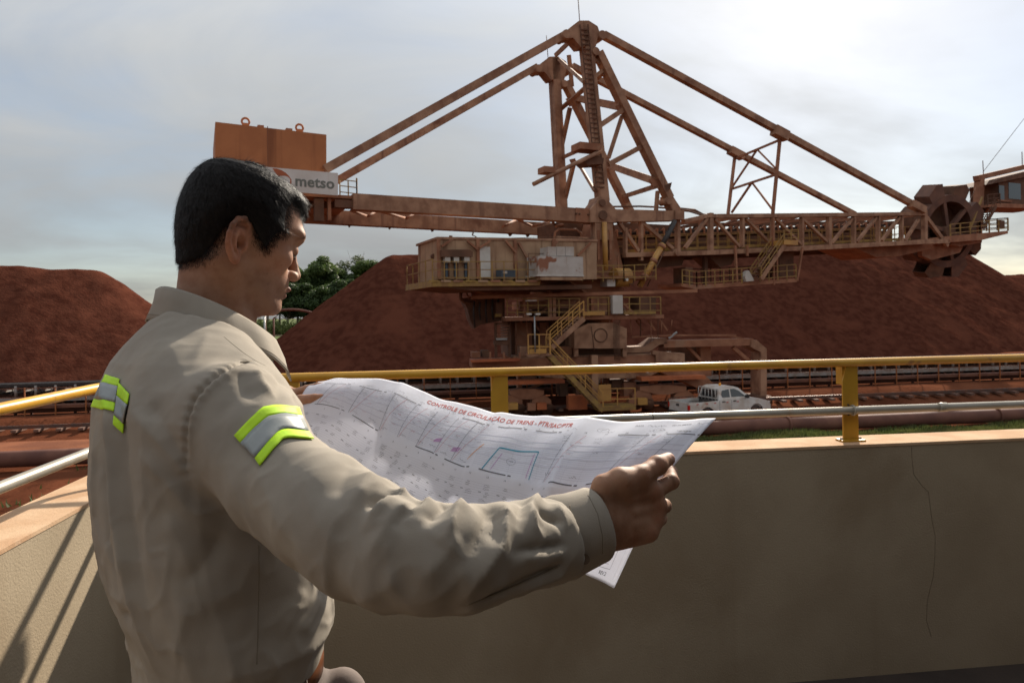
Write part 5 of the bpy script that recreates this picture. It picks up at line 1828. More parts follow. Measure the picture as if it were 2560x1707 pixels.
arm_px = [(582, 1042, .845, .0680), (636, 1117, .815, .0635), (697, 1202, .78, .0600), (808, 1276, .735, .0595), (896, 1338, .70, .0595), (985, 1382, .672, .0535), (1070, 1394, .662, .0500), (1149, 1393, .670, .0490), (1252, 1376, .70, .0462), (1365, 1355, .758, .0440), (1415, 1340, .788, .0425)]
armR = [A3(C(x, y, d)) for x, y, d, r in arm_px]
armRr = [r for *_, r in arm_px]
armL = [npa(p) for p in ((-.555, 1.10, -.125), (-.600, 1.21, -.24), (-.600, 1.31, -.335), (-.545, 1.345, -.265), (-.475, 1.37, -.185))]
armLr = [.080, .068, .058, .050, .044]
HEMZ = -.445
cufa, cufb = A3(C(1402, 1343, .782)), A3(C(1486, 1311, .802))
cufd = (cufb - cufa) / np.linalg.norm(cufb - cufa)
def shirt_sdf(Pt):
    d = torso(Pt)
    aR = chain(Pt, armR, armRr, .006)
    aR = np.maximum(aR, (Pt - cufa) @ cufd)
    aL = chain(Pt, armL, armLr, .01)
    d = smin(d, aL, .035)
    # deep crease of the arm pit: small blend below, soft on top of the shoulder
    kk = np.clip((Pt[:, 2] + .34) / .2, .15, 1) * .026
    d = smin(d, aR, kk)
    # neck opening under the collar
    qn = Pt - H0
    f_, y_ = qn @ fh, qn @ rh
    rad = np.hypot((f_ + .030) * .93, y_)
    zc = -.121 - .56 * (f_ + .030) - .036 + np.maximum(0, rad - .108) * 1.3
    d = smax(d, (qn[:, 2] - zc) * .75, .008)
    lfz = (Pt[:, 0] - pcx) * Fb[0] + (Pt[:, 1] - pcy) * Fb[1]
    return np.maximum(d, HEMZ + 1.7 * np.minimum(0, lfz + .03) + 1.0 * np.minimum(0, (Pt[:, 0] - pcx) * Rb[0] + (Pt[:, 1] - pcy) * Rb[1]) - Pt[:, 2])
pcx, pcy = np.interp(-.47, sl[:, 0], sl[:, 1]), np.interp(-.47, sl[:, 0], sl[:, 2])

def raycast(bvh, px, py, org=None):
    r = ray(px, py).normalized()
    loc, nr, i_, _ = bvh.ray_cast(V(0, 0, 0), r)
    return loc, nr
def bvh_of(v, q):
    return BVHTree.FromPolygons(v.tolist(), q.tolist())
def seg_dist(Pt, pl):
    d = np.full(len(Pt), 1e9)
    tt = np.zeros(len(Pt))
    acc, tot = 0, sum(np.linalg.norm(b - a) for a, b in zip(pl[:-1], pl[1:]))
    for a, b in zip(pl[:-1], pl[1:]):
        e = b - a
        L_ = np.linalg.norm(e) + 1e-9
        q = Pt - a
        t_ = np.clip((q @ e) / (L_ * L_), 0, 1)
        dd = np.linalg.norm(q - t_[:, None] * e, axis=1)
        upd = dd < d
        d = np.where(upd, dd, d)
        tt = np.where(upd, (acc + t_ * L_) / tot, tt)
        acc += L_
    return d, tt

sv, sq = surface_nets(shirt_sdf, (-.80, .52, -.58), (.14, 1.46, .04), .0034, newton=1)
bv = bvh_of(sv, sq)
sn = vnormals(sv, sq)
folds = [  # (pixels along the fold, height mm, width mm)
    ([(1010, 1236), (981, 1252), (942, 1292), (907, 1328)], 9, 9), ([(1000, 1240), (949, 1258), (918, 1286)], -8, 8), ([(1030, 1262), (985, 1296), (950, 1350), (905, 1420)], 5, 14),
    ([(1084, 1250), (1026, 1286), (1010, 1321)], 6, 8), ([(1056, 1256), (1010, 1300), (985, 1330)], -6, 8),
    ([(1174, 1240), (1139, 1286), (1112, 1340), (1090, 1362)], 9, 10), ([(1125, 1254), (1078, 1295), (1060, 1330)], -6, 9), ([(1150, 1340), (1100, 1400), (1040, 1460)], 4, 14),
    ([(1268, 1246), (1259, 1299), (1249, 1357), (1204, 1425), (1139, 1512)], 8, 11), ([(1226, 1262), (1215, 1310), (1190, 1370), (1150, 1430)], -7, 11), ([(1244, 1280), (1236, 1330), (1222, 1370)], -5, 7),
    ([(1352, 1248), (1320, 1273), (1333, 1318), (1362, 1350)], 7, 8), ([(1345, 1280), (1380, 1296), (1412, 1308)], -7, 6), ([(1312, 1252), (1296, 1290), (1290, 1330)], -5, 8), ([(1390, 1262), (1400, 1290), (1416, 1330)], 4, 8),
    ([(1412, 1362), (1317, 1376), (1268, 1389)], -6, 6), ([(1412, 1376), (1320, 1392), (1262, 1420)], 4, 8), ([(1400, 1412), (1340, 1440), (1252, 1478), (1149, 1518)], -5, 4), ([(1412, 1428), (1340, 1462), (1252, 1498)], 3, 6),
    ([(1105, 1200), (960, 1200), (880, 1260), (840, 1330)], 3, 18), ([(880, 1150), (850, 1220), (860, 1300)], -3, 14), ([(936, 1168), (900, 1230), (905, 1280)], 4, 12),
    ([(1000, 1440), (930, 1490), (890, 1500)], 3, 14), ([(1180, 1400), (1110, 1470), (1050, 1510)], 3, 12), ([(760, 1180), (790, 1290), (850, 1400)], 3, 22), ([(640, 1160), (700, 1300), (790, 1410)], 3, 22),
    # shoulder and chest
    ([(705, 945), (690, 985), (700, 1030)], -3, 12), ([(640, 925), (655, 960), (690, 1000)], 4, 10), ([(600, 925), (605, 965), (640, 1010)], -3, 12), ([(730, 985), (700, 1010), (690, 1035)], 3, 12),
    # back
    ([(268, 930), (275, 1010), (282, 1150), (292, 1292), (321, 1452), (353, 1576), (399, 1704)], 7, 11), ([(300, 1000), (308, 1150), (322, 1300), (352, 1452), (390, 1600)], -6, 16),
    ([(246, 1040), (243, 1150), (240, 1292), (262, 1400)], 4, 8), ([(258, 1060), (262, 1200), (268, 1350), (300, 1500)], -4, 8), ([(306, 1537), (330, 1540), (356, 1590)], -4, 8),
    ([(330, 980), (337, 1031), (407, 1105), (470, 1176), (540, 1250)], 5, 20), ([(350, 1130), (420, 1200), (470, 1260), (560, 1320)], 4, 18), ([(372, 1010), (440, 1110), (490, 1180)], -4, 16),
    ([(420, 1280), (470, 1400), (520, 1560)], 4, 22), ([(560, 1330), (500, 1420), (440, 1470)], -4, 20), ([(640, 1380), (600, 1470), (520, 1520)], 3, 18), ([(760, 1470), (730, 1540), (700, 1600)], 3, 12), ([(800, 1490), (775, 1550), (745, 1590)], 3, 9), ([(480, 1500), (450, 1600), (440, 1680)], 3, 14),
    ([(410, 800), (400, 860), (330, 960)], 3, 22), ([(420, 860), (450, 920), (470, 980)], 2, 18), ([(520, 830), (500, 880), (480, 930)], 2, 14),
    # arm-hole seam: a groove with puckers
    ([(629, 903), (592, 907), (544, 935), (514, 961), (485, 998), (470, 1050), (464, 1105), (466, 1153), (476, 1183), (496, 1216)], -6, 4.0), ([(600, 915), (556, 944), (526, 970), (498, 1005), (483, 1055), (478, 1105), (481, 1150)], 3.5, 6)]
disp = np.zeros(len(sv))
fold_pl = []
for pts, amp, wd in folds:
    # sample the picture line densely, keep what meets the shirt
    pl = []
    for (a, b) in zip(pts[:-1], pts[1:]):
        for i in range(6):
            u_ = i / 6
            loc, nr = raycast(bv, a[0] + (b[0] - a[0]) * u_, a[1] + (b[1] - a[1]) * u_)
            if loc is not None and (not pl or np.linalg.norm(npa(loc) - pl[-1]) < .12):
                pl.append(npa(loc))
    loc, nr = raycast(bv, *pts[-1])
    if loc is not None:
        pl.append(npa(loc))
    if len(pl) < 2:
        continue
    bb0, bb1 = np.min(pl, 0) - .06, np.max(pl, 0) + .06
    sel = np.nonzero(((sv > bb0) & (sv < bb1)).all(1))[0]
    d, t_ = seg_dist(sv[sel], pl)
    tap = np.clip(np.minimum(t_ * 5 + .25, (1 - t_) * 3), 0, 1)
    w_ = wd * .001
    # sharp-crested profile so folds read as cloth
    disp[sel] += 1.45 * amp * .001 * tap * np.exp(-(d / (w_ * .9)) ** (1.15 if amp > 0 else 1.4))
inarm = np.minimum(chain(sv, armR, armRr, .03), .05)
rid = (1 - np.abs(wn1(sv * npa([1, 1, .55]), .034)).clip(0, 1)) ** 2
rid2 = (1 - np.abs(wn2(sv * npa([.8, 1, .8]), .017)).clip(0, 1)) ** 2
low = np.clip((-sv[:, 2] - .05) / .2, .25, 1)
disp += .0022 * rid * low + .0016 * rid2 * low + .0004 * wn3(sv, .012)
# puckers along the arm-hole
pl = []
for x, y in [(629, 903), (592, 907), (560, 924), (532, 945), (508, 968), (485, 998), (475, 1030), (468, 1062), (464, 1105), (465, 1140), (470, 1166), (480, 1190)]:
    loc, nr = raycast(bv, x, y)
    if loc is not None:
        pl.append(npa(loc))
d_s, t_s = seg_dist(sv, pl)
disp += .0016 * np.exp(-(d_s / .010) ** 2) * np.clip(np.sin(t_s * 120) + .2, -.3, 1)
sv2 = sv + sn * disp[:, None]
sv2 = smooth_mesh(sv2, sq, 1, .15)

# ---------------------------------------------------------------- person root (skin)
M_skin = mat('skin', (0.38, 0.2, 0.13), (0.80, 0.72, 0.67), rough=0.60, scale=55, detail=6, lo=.35, hi=.75, bump=0.22, bscale=420, bdist=0.0012, sss=0.15, spec=0.24, attr='col')
ZFL = ZF
hv, hq = surface_nets(head_sdf, H0 + npa([-.18, -.18, -.30]), H0 + npa([.18, .18, .16]), .0020, newton=1)
def skin_col(v):
    q = to_head(v)
    ya = np.abs(q[:, 1])
    base = npa([.400, .215, .135])
    col = np.tile(base, (len(v), 1))
    x, u = q[:, 0], q[:, 2]
    beard = np.clip((-.034 - u) / .025, 0, 1) * np.clip((x + .005) / .03, 0, 1) * np.clip((u + .14) / .03, 0, 1)
    mus = np.exp(-((u + .046) / .007) ** 2) * np.clip((x - .07) / .015, 0, 1)
    bd = np.clip(beard * 1.0 + mus * .9, 0, 1) * (.9 + .1 * np.clip(wn1(v, .010), -1, 1))
    col *= (1 - bd[:, None] * npa([.30, .27, .24]))
    red = np.exp(-(((x - .06) / .03) ** 2 + ((u + .02) / .025) ** 2)) * .25
    col = col * (1 + red[:, None] * npa([.15, -.08, -.12]))
    er = np.clip(1 - np.abs(ear(np.stack([x, ya, u], 1))) / .004, 0, 1)
    col = col * (1 + er[:, None] * npa([.10, -.06, -.08]))
    lip = np.clip(1 - np.minimum(np.abs(ell(np.stack([x, ya, u], 1), (.0965, 0, -.0515), (.0088, .0205, .0050))), np.abs(ell(np.stack([x, ya, u], 1), (.0925, 0, -.0640), (.0090, .0180, .0056)))) / .0025, 0, 1)
    col = col * (1 - lip[:, None] * npa([.18, .34, .26]))
    reg = poly_sd(q[:, [0, 2]], hpoly)
    fade = np.clip(1 - (reg + .002 * wn2(v, .003)) / .012, 0, 1) * np.where((x < .03), 1, .55)
    col = col * (1 - .62 * fade[:, None])
    brow = np.exp(-((u - .0405 - .10 * np.clip(ya - .018, 0, 1) + 3.2 * np.clip(ya - .034, 0, 1) ** 1.3) / .0042) ** 2) * np.clip((x - .055) / .01, 0, 1) * np.clip((ya - .006) / .006, 0, 1) * np.clip((.052 - ya) / .008, 0, 1)
    col = col * (1 - .88 * brow[:, None])
    lash = np.exp(-((u - .0005) / .0016) ** 2) * np.clip((x - .078) / .004, 0, 1) * np.clip((ya - .018) / .004, 0, 1) * np.clip((.046 - ya) / .004, 0, 1)
    col = col * (1 - .9 * lash[:, None])
    nost = np.clip(1 - np.maximum(ell(np.stack([x, ya, u], 1), (.1035, .0085, -.0365), (.0058, .0040, .0052)), 0) / .0012, 0, 1)
    col = col * (1 - .6 * nost[:, None])
    mole = np.zeros(len(v))
    for (mx, mu) in ((.045, -.045), (.030, -.020), (.052, -.060), (.062, -.025)):
        mole = np.maximum(mole, np.exp(-((x - mx) ** 2 + (u - mu) ** 2) / .0012 ** 2))
    return col * (1 - .35 * mole[:, None])
hcol = skin_col(hv)

# ---------------------------------------------------------------- right hand
def cp(px, py, d):
    return A3(C(px, py, d))
Wr = cp(1478, 1300, .795)
mcp = [cp(1628, 1228, .838), cp(1640, 1262, .842), cp(1634, 1296, .838), cp(1616, 1326, .830)]
wst = [cp(1500, 1252, .802), cp(1502, 1284, .800), cp(1504, 1312, .800), cp(1506, 1340, .802)]
fing = [[cp(1632, 1228, .840), cp(1679, 1203, .856), cp(1676, 1180, .880), cp(1662, 1166, .893)],
        [cp(1642, 1263, .843), cp(1660, 1264, .880), cp(1640, 1250, .908), cp(1612, 1240, .905)],
        [cp(1636, 1297, .839), cp(1650, 1296, .876), cp(1628, 1288, .902), cp(1600, 1280, .894)],
        [cp(1618, 1326, .831), cp(1630, 1322, .862), cp(1612, 1314, .884), cp(1588, 1308, .878)]]
frad = [[.0108, .0094, .0088, .0076], [.0106, .0088, .0079, .0068], [.0102, .0084, .0075, .0064], [.0094, .0075, .0068, .0058]]
thumb = [cp(1512, 1218, .802), cp(1552, 1202, .806), cp(1600, 1190, .822), cp(1643, 1163, .846), cp(1670, 1148, .864)]
trad = [.0160, .0152, .0124, .0112, .0090]
fore = [cp(1300, 1368, .738), cp(1440, 1329, .794), cp(1506, 1303, .806)]
def handR(Pt):
    d = None
    for k in range(4):
        e = rcone(Pt, wst[k], mcp[k], .0175 if k in (1, 2) else .0155, .0116 if k < 3 else .0105)
        d = e if d is None else smin(d, e, .010)
    d = smin(d, chain(Pt, fore, [.034, .0265, .0245], .008), .012)
    d = smin(d, rcone(Pt, wst[3], mcp[3], .0175, .0135), .012)
    # muscle between thumb and index
    d = smin(d, rcone(Pt, cp(1560, 1215, .812), cp(1618, 1216, .834), .0150, .0095), .012)
    th_ = chain(Pt, thumb, trad, .006)
    th_ = smin(th_, ell(Pt, tuple(thumb[3]), (.0114, .0114, .0110)), .004)
    d = smin(d, th_, .009)
    for k in range(4):
        fg = chain(Pt, fing[k], frad[k], .0025)
        fg = smin(fg, ell(Pt, tuple(fing[k][1]), (frad[k][1] * 1.0,) * 3), .003)
        d = smin(d, fg, .0035)
    for k in range(4):                 # knuckles and tendons on the back
        d = smin(d, ell(Pt, tuple(mcp[k] + npa([0, -.0045, .001])), (.0085, .0080, .0085)), .010)
        d = smin(d, rcone(Pt, wst[k] * .45 + mcp[k] * .55 + npa([0, -.0155, .001]), mcp[k] + npa([-.004, -.0095, .001]), .0016, .0034), .006)
    d = d - .0003 * wn1(Pt, .009)
    return d
rv, rq = surface_nets(handR, (-.02, .68, -.33), (.235, .95, -.13), .0014, newton=1)
def hand_col(v, tips):
    col = np.tile(npa([.345, .190, .120]), (len(v), 1))
    col *= (1 + .10 * wn2(v, .010)[:, None] * npa([.5, .8, 1.]))
    for tip, r_, nd in tips:           # nails
        q = v - tip
        w_ = np.clip(1 - np.linalg.norm(q, axis=1) / r_, 0, 1) > 0
        col[w_] = npa([.50, .30, .23])
    return col
rcol = hand_col(rv, [(thumb[4] + npa([.004, -.0045, .0055]), .0062, None)])
# dark skin creases over the joints, vein lines
for c_, r_ in ((thumb[3] + npa([-.003, -.006, .008]), .0022), (thumb[3] + npa([.001, -.006, .008]), .0018), (fing[0][1] + npa([0, -.008, .004]), .0020)):
    rcol *= (1 - .3 * np.exp(-(np.linalg.norm((rv - c_) * npa([1.6, .5, .5]), axis=1) / (r_ * 2)) ** 2))[:, None]
# hairs and knuckle creases darken the back slightly
kn = np.zeros(len(rv))
for k in range(4):
    kn = np.maximum(kn, np.exp(-(np.linalg.norm(rv - (mcp[k] + npa([.002, -.012, .002])), axis=1) / .009) ** 2))
kn = np.maximum(kn, np.exp(-(np.linalg.norm(rv - (thumb[3] + npa([-.002, -.009, .006])), axis=1) / .008) ** 2))
rcol *= (1 + kn[:, None] * npa([.03, -.10, -.10]))

# ---------------------------------------------------------------- left hand (only index finger and thumb in view)
LD = 1.385
lw = cp(708, 998, LD)
lf = [[cp(736, 986, LD - .01), cp(766, 975, LD - .030), cp(794, 968, LD - .040), cp(816, 965, LD - .044)],
      [cp(716, 1000, LD + .012), cp(752, 992, LD + .020), cp(782, 985, LD + .022), cp(800, 980, LD + .018)],
      [cp(712, 1014, LD + .014), cp(744, 1012, LD + .026), cp(770, 1004, LD + .032), cp(786, 998, LD + .030)],
      [cp(708, 1026, LD + .012), cp(734, 1028, LD + .024), cp(754, 1022, LD + .032), cp(768, 1016, LD + .032)]]
lth = [cp(722, 1012, LD - .050), cp(752, 1003, LD - .085), cp(786, 1000, LD - .100), cp(814, 997, LD - .106)]
def handL(Pt):
    d = rcone(Pt, npa([-.52, 1.355, -.235]), lw, .032, .027)
    for k in range(4):
        d = smin(d, rcone(Pt, lw, lf[k][0], .020, .0125), .014)
    for k in range(4):
        d = smin(d, chain(Pt, lf[k], [.0110, .0100, .0094, .0082], .002), .003)
    d = smin(d, rcone(Pt, lw, lth[0], .020, .0165), .014)
    d = smin(d, chain(Pt, lth, [.0165, .0125, .0115, .0092], .003), .006)
    return d
lv, lq = surface_nets(handL, (-.58, 1.24, -.28), (-.34, 1.46, -.09), .0019, newton=1)
lcol = hand_col(lv, [(lth[3] + npa([.002, -.008, .003]), .0055, None)])

# ---------------------------------------------------------------- body under the clothes, coarse
def inner(Pt):
    d = torso(Pt, -.018) + .006
    d = smin(d, chain(Pt, armR[:-1] + [fore[1]], [r - .018 for r in armRr[:-1]] + [.030], .02), .03)
    d = smin(d, chain(Pt, armL, [r - .016 for r in armLr], .02), .03)
    return np.maximum(d, -.47 - Pt[:, 2])
iv, iq = surface_nets(inner, (-.80, .52, -.50), (.14, 1.46, -.02), .012)
icol = np.tile(npa([.40, .21, .135]), (len(iv), 1))
vv, qq, cc, o_ = [], [], [], 0
for v_, q_, c_ in ((hv, hq, hcol), (rv, rq, rcol), (lv, lq, lcol), (iv, iq, icol)):
    vv.append(v_); qq.append(q_ + o_); cc.append(c_); o_ += len(v_)
feet = V(-.40, .93, ZFL + CAMH)
person = np_mesh('person', np.concatenate(vv) - npa(feet) , np.concatenate(qq), M_skin, None, np.concatenate(cc))
person.location = feet
_wl[person.name] = tuple(feet)
tag(person, 'man in khaki work shirt with reflective tape, looking down and holding a large paper chart', 'person')

# ---------------------------------------------------------------- hair
M_hair = mat('black_hair', (0.008, 0.0065, 0.006), (0.013, 0.010, 0.009), rough=0.6, scale=90, spec=0.2, bump=.5, bscale=500, bdist=.002)
av, aq = surface_nets(hair_sdf, H0 + npa([-.15, -.15, -.12]), H0 + npa([.15, .15, .16]), .0022, newton=1)
hair = np_mesh('hair', av, aq, M_hair, person)
hn = vnormals(av, aq)
rg = np.random.default_rng(3)
qh = to_head(av)
ok = (smin(skull(qh), chain(av, [nk(-.030, 0, -.05), nk(-.040, 0, -.16)], [.0575, .0620], .03), .022) > .0008)
pool = np.nonzero(ok)[0]
pk = rg.choice(pool, 17000)
base = av[pk] + rg.normal(size=(len(pk), 3)) * .0012
nn_ = hn[pk]
qk = to_head(base)
crown = npa([-.055, 0.012, .105])
# flow away from the crown: forwards on top, down at the sides and back
fl = qk - crown
fl[:, 0] += .015
fl_w = fl @ HM
fl_w -= nn_ * (fl_w * nn_).sum(1)[:, None]
fl_w /= (np.linalg.norm(fl_w, axis=1)[:, None] + 1e-6)
fl_w += rg.normal(size=fl_w.shape) * .13
reg = poly_sd(qk[:, [0, 2]], hpoly)
ln_ = np.clip(.005 + (-reg) * .45, .004, .013) * rg.uniform(.7, 1.25, len(pk))
sidev = np.cross(nn_, fl_w)
sidev /= (np.linalg.norm(sidev, axis=1)[:, None] + 1e-6)
wd_ = rg.uniform(.00022, .00045, len(pk))[:, None]
S_ = 4
V_ = []
for k in range(S_):
    t_ = k / (S_ - 1)
    lift = .0013 * np.sin(t_ * 2.7) + (.0007 * t_ * np.abs(rg.normal(size=len(pk))))
    cen = base + fl_w * (ln_ * t_)[:, None] + nn_ * (lift - .0012)[:, None]
    cur = wd_ * (1 - .8 * t_)
    V_ += [cen - sidev * cur, cen + sidev * cur]
V_ = np.stack(V_, 1)                  # (n, 2S, 3)
# short hairs thinning out beyond the hairline
qs = to_head(hv)
rs = poly_sd(qs[:, [0, 2]], hpoly)
hnv = vnormals(hv, hq)
prob = np.clip(1 - rs / .018, 0, 1) ** 2 * (rs > -.002) * (ear(np.stack([qs[:, 0], np.abs(qs[:, 1]), qs[:, 2]], 1)) > .004)
cand = rg.choice(len(hv), 9000, p=prob / prob.sum())
sb = hv[cand] + rg.normal(size=(len(cand), 3)) * .0012
sdn = hnv[cand]
fl2 = (to_head(sb) - crown) @ HM
fl2 -= sdn * (fl2 * sdn).sum(1)[:, None]
fl2 /= (np.linalg.norm(fl2, axis=1)[:, None] + 1e-6)
fl2 += rg.normal(size=fl2.shape) * .25
sd2 = np.cross(sdn, fl2)
sd2 /= (np.linalg.norm(sd2, axis=1)[:, None] + 1e-6)
ls2 = rg.uniform(.0025, .006, len(cand))
V2 = []
for k in range(S_):
    t_ = k / (S_ - 1)
    cen = sb + fl2 * (ls2 * t_)[:, None] + sdn * (.0004 + .0012 * t_)
    cur = rg.uniform(.00015, .00028, len(cand))[:, None] * (1 - .8 * t_)
    V2 += [cen - sd2 * cur, cen + sd2 * cur]
V_ = np.concatenate([V_, np.stack(V2, 1)], 0)
n_ = len(V_)
b_ = (np.arange(n_) * 2 * S_)[:, None]
Q_ = np.concatenate([b_ + npa([[2 * k, 2 * k + 1, 2 * k + 3, 2 * k + 2]]) for k in range(S_ - 1)], 0)
M_strand = mat('hair_strand', (0.009, 0.0075, 0.007), (0.015, 0.012, 0.011), rough=0.55, scale=200, spec=0.10)
st_o = np_mesh('hair_strands', V_.reshape(-1, 3), Q_, M_strand, hair)
stuff(st_o)

# ---------------------------------------------------------------- shirt
M_shirt = mat('khaki_cotton', (0.340, 0.302, 0.252), (0.296, 0.260, 0.214), rough=0.88, scale=9, detail=8, bump=0.28, bscale=900, bdist=0.0012, spec=0.15,
              c=(0.375, 0.332, 0.272), cscale=5, clo=.5, chi=.7)
shirt = np_mesh('shirt', sv2, sq, M_shirt, person)
bs = bvh_of(sv2, sq)
def on_shirt(px, py, off=.001):
    loc, nr = raycast(bs, px, py)
    if loc is None:
        return None, None
    if nr.dot(ray(px, py)) > 0:
        nr = -nr
    return npa(loc) + npa(nr) * off, npa(nr)
M_thread = mat('seam_thread', (0.205, 0.170, 0.125), rough=.9)
M_thread2 = mat('pale_thread', (0.40, 0.345, 0.265), rough=.9)
def seam(pts, w=.0006, off=.0002, m=M_thread, name='seam', dash=None):
    pl = []
    for a, b in zip(pts[:-1], pts[1:]):
        n_ = max(2, int(math.hypot(b[0] - a[0], b[1] - a[1]) / 8))
        for i in range(n_):
            p, _ = on_shirt(a[0] + (b[0] - a[0]) * i / n_, a[1] + (b[1] - a[1]) * i / n_, off)
            if p is not None and (not pl or np.linalg.norm(p - pl[-1]) < .03):
                pl.append(p)
    if len(pl) > 1:
        mb = MB()
        if dash:
            for i in range(0, len(pl) - 1):
                a, b = pl[i], pl[i] + (pl[i + 1] - pl[i]) * .6
                mb.tube([a + OFF, b + OFF], w, 4)
        else:
            mb.tube([p + OFF for p in pl], w, 5)
        mb.build(name, m, shirt)
arm_seam = [(629, 903), (592, 907), (560, 924), (532, 945), (508, 968), (485, 998), (475, 1030), (468, 1062), (464, 1105), (465, 1140), (470, 1166), (480, 1190)]
seam(arm_seam, .0008, .0001)
seam([(x - 9, y - 6) for x, y in arm_seam[1:]], .00035, .0, M_thread2, 'stitching')
seam([(560, 842), (584, 862), (612, 884), (640, 902), (672, 918)], .0005, -.0002)
seam([(647, 1362), (648, 1440), (646, 1520), (644, 1600), (642, 1668)], .0005, -.0001)
seam([(1400, 1412), (1340, 1440), (1252, 1478), (1160, 1515)], .0009, .0)

# cuff with button
cr0, cr1 = .0468, .0432
e1 = np.cross(cufd, up); e1 /= np.linalg.norm(e1)
e2 = np.cross(e1, cufd)
rings = []
for (t_, r_) in ((-.34, .0415), (-.30, cr0 - .0006), (.0, cr0 + .0015), (.35, cr0 - .001), (.8, cr1 + .0012), (.97, cr1 + .001), (1.0, cr1 - .0005), (.97, cr1 - .002), (.5, cr1 - .001), (0.0, cr0 - .004)):
    c = cufa + (cufb - cufa) * (t_ * 1.04)
    ring = []
    for k in range(40):
        a = 2 * math.pi * k / 40
        rr = r_ * (1 + .025 * math.sin(2 * a + .6) + .012 * math.sin(5 * a + t_ * 3))
        ring.append(c + (e1 * math.cos(a) * .93 + e2 * math.sin(a) * 1.03) * rr)
    rings.append(ring)
cv_ = npa(rings).reshape(-1, 3)
cq = npa([(i * 40 + k, i * 40 + (k + 1) % 40, (i + 1) * 40 + (k + 1) % 40, (i + 1) * 40 + k) for i in range(len(rings) - 1) for k in range(40)])
cuff = np_mesh('cuff', cv_, cq, M_shirt, shirt)
bc_ = bvh_of(cv_, cq)
def on_cuff(px, py, off=.0006):
    loc, nr = raycast(bc_, px, py)
    if loc is None:
        return None
    if nr.dot(ray(px, py)) > 0:
        nr = -nr
    return npa(loc) + npa(nr) * off
def cuff_line(pts, w, m):
    pl = []
    for a, b in zip(pts[:-1], pts[1:]):
        for i in range(6):
            p = on_cuff(a[0] + (b[0] - a[0]) * i / 6, a[1] + (b[1] - a[1]) * i / 6, .0003)
            if p is not None:
                pl.append(p + OFF)
    if len(pl) > 2:
        MB().tube(pl, w, 5).build('cuff_stitching', m, shirt)
cuff_line([(1470, 1236), (1494, 1284), (1506, 1340), (1506, 1392)], .0003, M_thread)
cuff_line([(1404, 1262), (1416, 1310), (1424, 1370), (1436, 1416)], .0009, M_thread)
cuff_line([(1424, 1262), (1428, 1284), (1432, 1304)], .0005, M_thread)
bp = on_cuff(1460, 1396, .001)
if bp is not None:
    nrm_ = -npa(ray(1460, 1396).normalized())
    MB().tube([V(*(bp + OFF)), V(*(bp + OFF + nrm_ * .0025))], .0058, 14).build('button', mat('brown_button', (.10, .065, .04), rough=.35), shirt)

# collar: stand, roll and fall
def collar_pt(th):                     # 0 = back of the neck, pi = throat; + = his right
    f_ = -.030 - .080 * math.cos(th)
    y_ = .080 * math.copysign(abs(math.sin(th)) ** .72, math.sin(th))
    z_ = -.121 - .560 * (f_ + .030) + .006 * math.sin(th) ** 2
    return f_, y_, z_
cs_rows = []
NT = 72
for i in range(NT + 1):
    th = -R(160) + R(320) * i / NT
    f_, y_, z_ = collar_pt(th)
    of, oy = -math.cos(th), math.sin(th)
    ft = max(0, (abs(th) - R(95)) / R(71))           # towards the points
    hfall = .049 + .020 * ft ** 1.5
    out_ = .021 + .013 * math.sin(th) ** 2 + .010 * ft
    wob = .0016 * math.sin(th * 7) + .001 * math.sin(th * 13 + 1)
    prof = [(-.002, -.050), (-.003, -.025), (-.001, -.006), (.002, .0), (.0065, -.003), (out_ * .55 + wob, -hfall * .45), (out_ * .9 + wob, -hfall * .86), (out_ + .001 + wob, -hfall), (out_ - .0015 + wob, -hfall - .0008), (out_ * .85 - .002 + wob, -hfall * .86), (out_ * .5 - .002 + wob, -hfall * .45), (.0045, -.008), (.003, -.05)]
    back = -.010 * ft ** 2                           # points swept back
    cs_rows.append([nk(f_ + of * o1 + (back if -z1 > hfall * .5 else back * .3), y_ + oy * o1, z_ + z1) for o1, z1 in prof])
npf = len(cs_rows[0])
kv = npa(cs_rows).reshape(-1, 3)
kq = [(i * npf + j, i * npf + (j + 1) % npf, (i + 1) * npf + (j + 1) % npf, (i + 1) * npf + j) for i in range(NT) for j in range(npf)]
kq = npa(kq)
collar = np_mesh('collar', kv, kq, M_shirt, shirt)
for e_ in (0, NT):                     # close the ends
    ring = [e_ * npf + j for j in range(npf)]
    MB().add([V(*(kv[j] + OFF)) for j in ring], [tuple(range(npf))]).build('collar_end', M_shirt, shirt)
for o1, dz in ((6, .006),):
    for sgn in (1,):
        pl = [V(*(kv[i * npf + 6] + OFF + (kv[i * npf + 7] - kv[i * npf + 5]) * -.02)) for i in range(2, NT - 1)]
        cen_ = nk(-.03, 0, -.15) + OFF
        pl = [p + (p - V(*cen_)).normalized() * .0004 for p in pl]
        MB().tube(pl, .0005, 4).build('collar_stitching', M_thread, shirt)

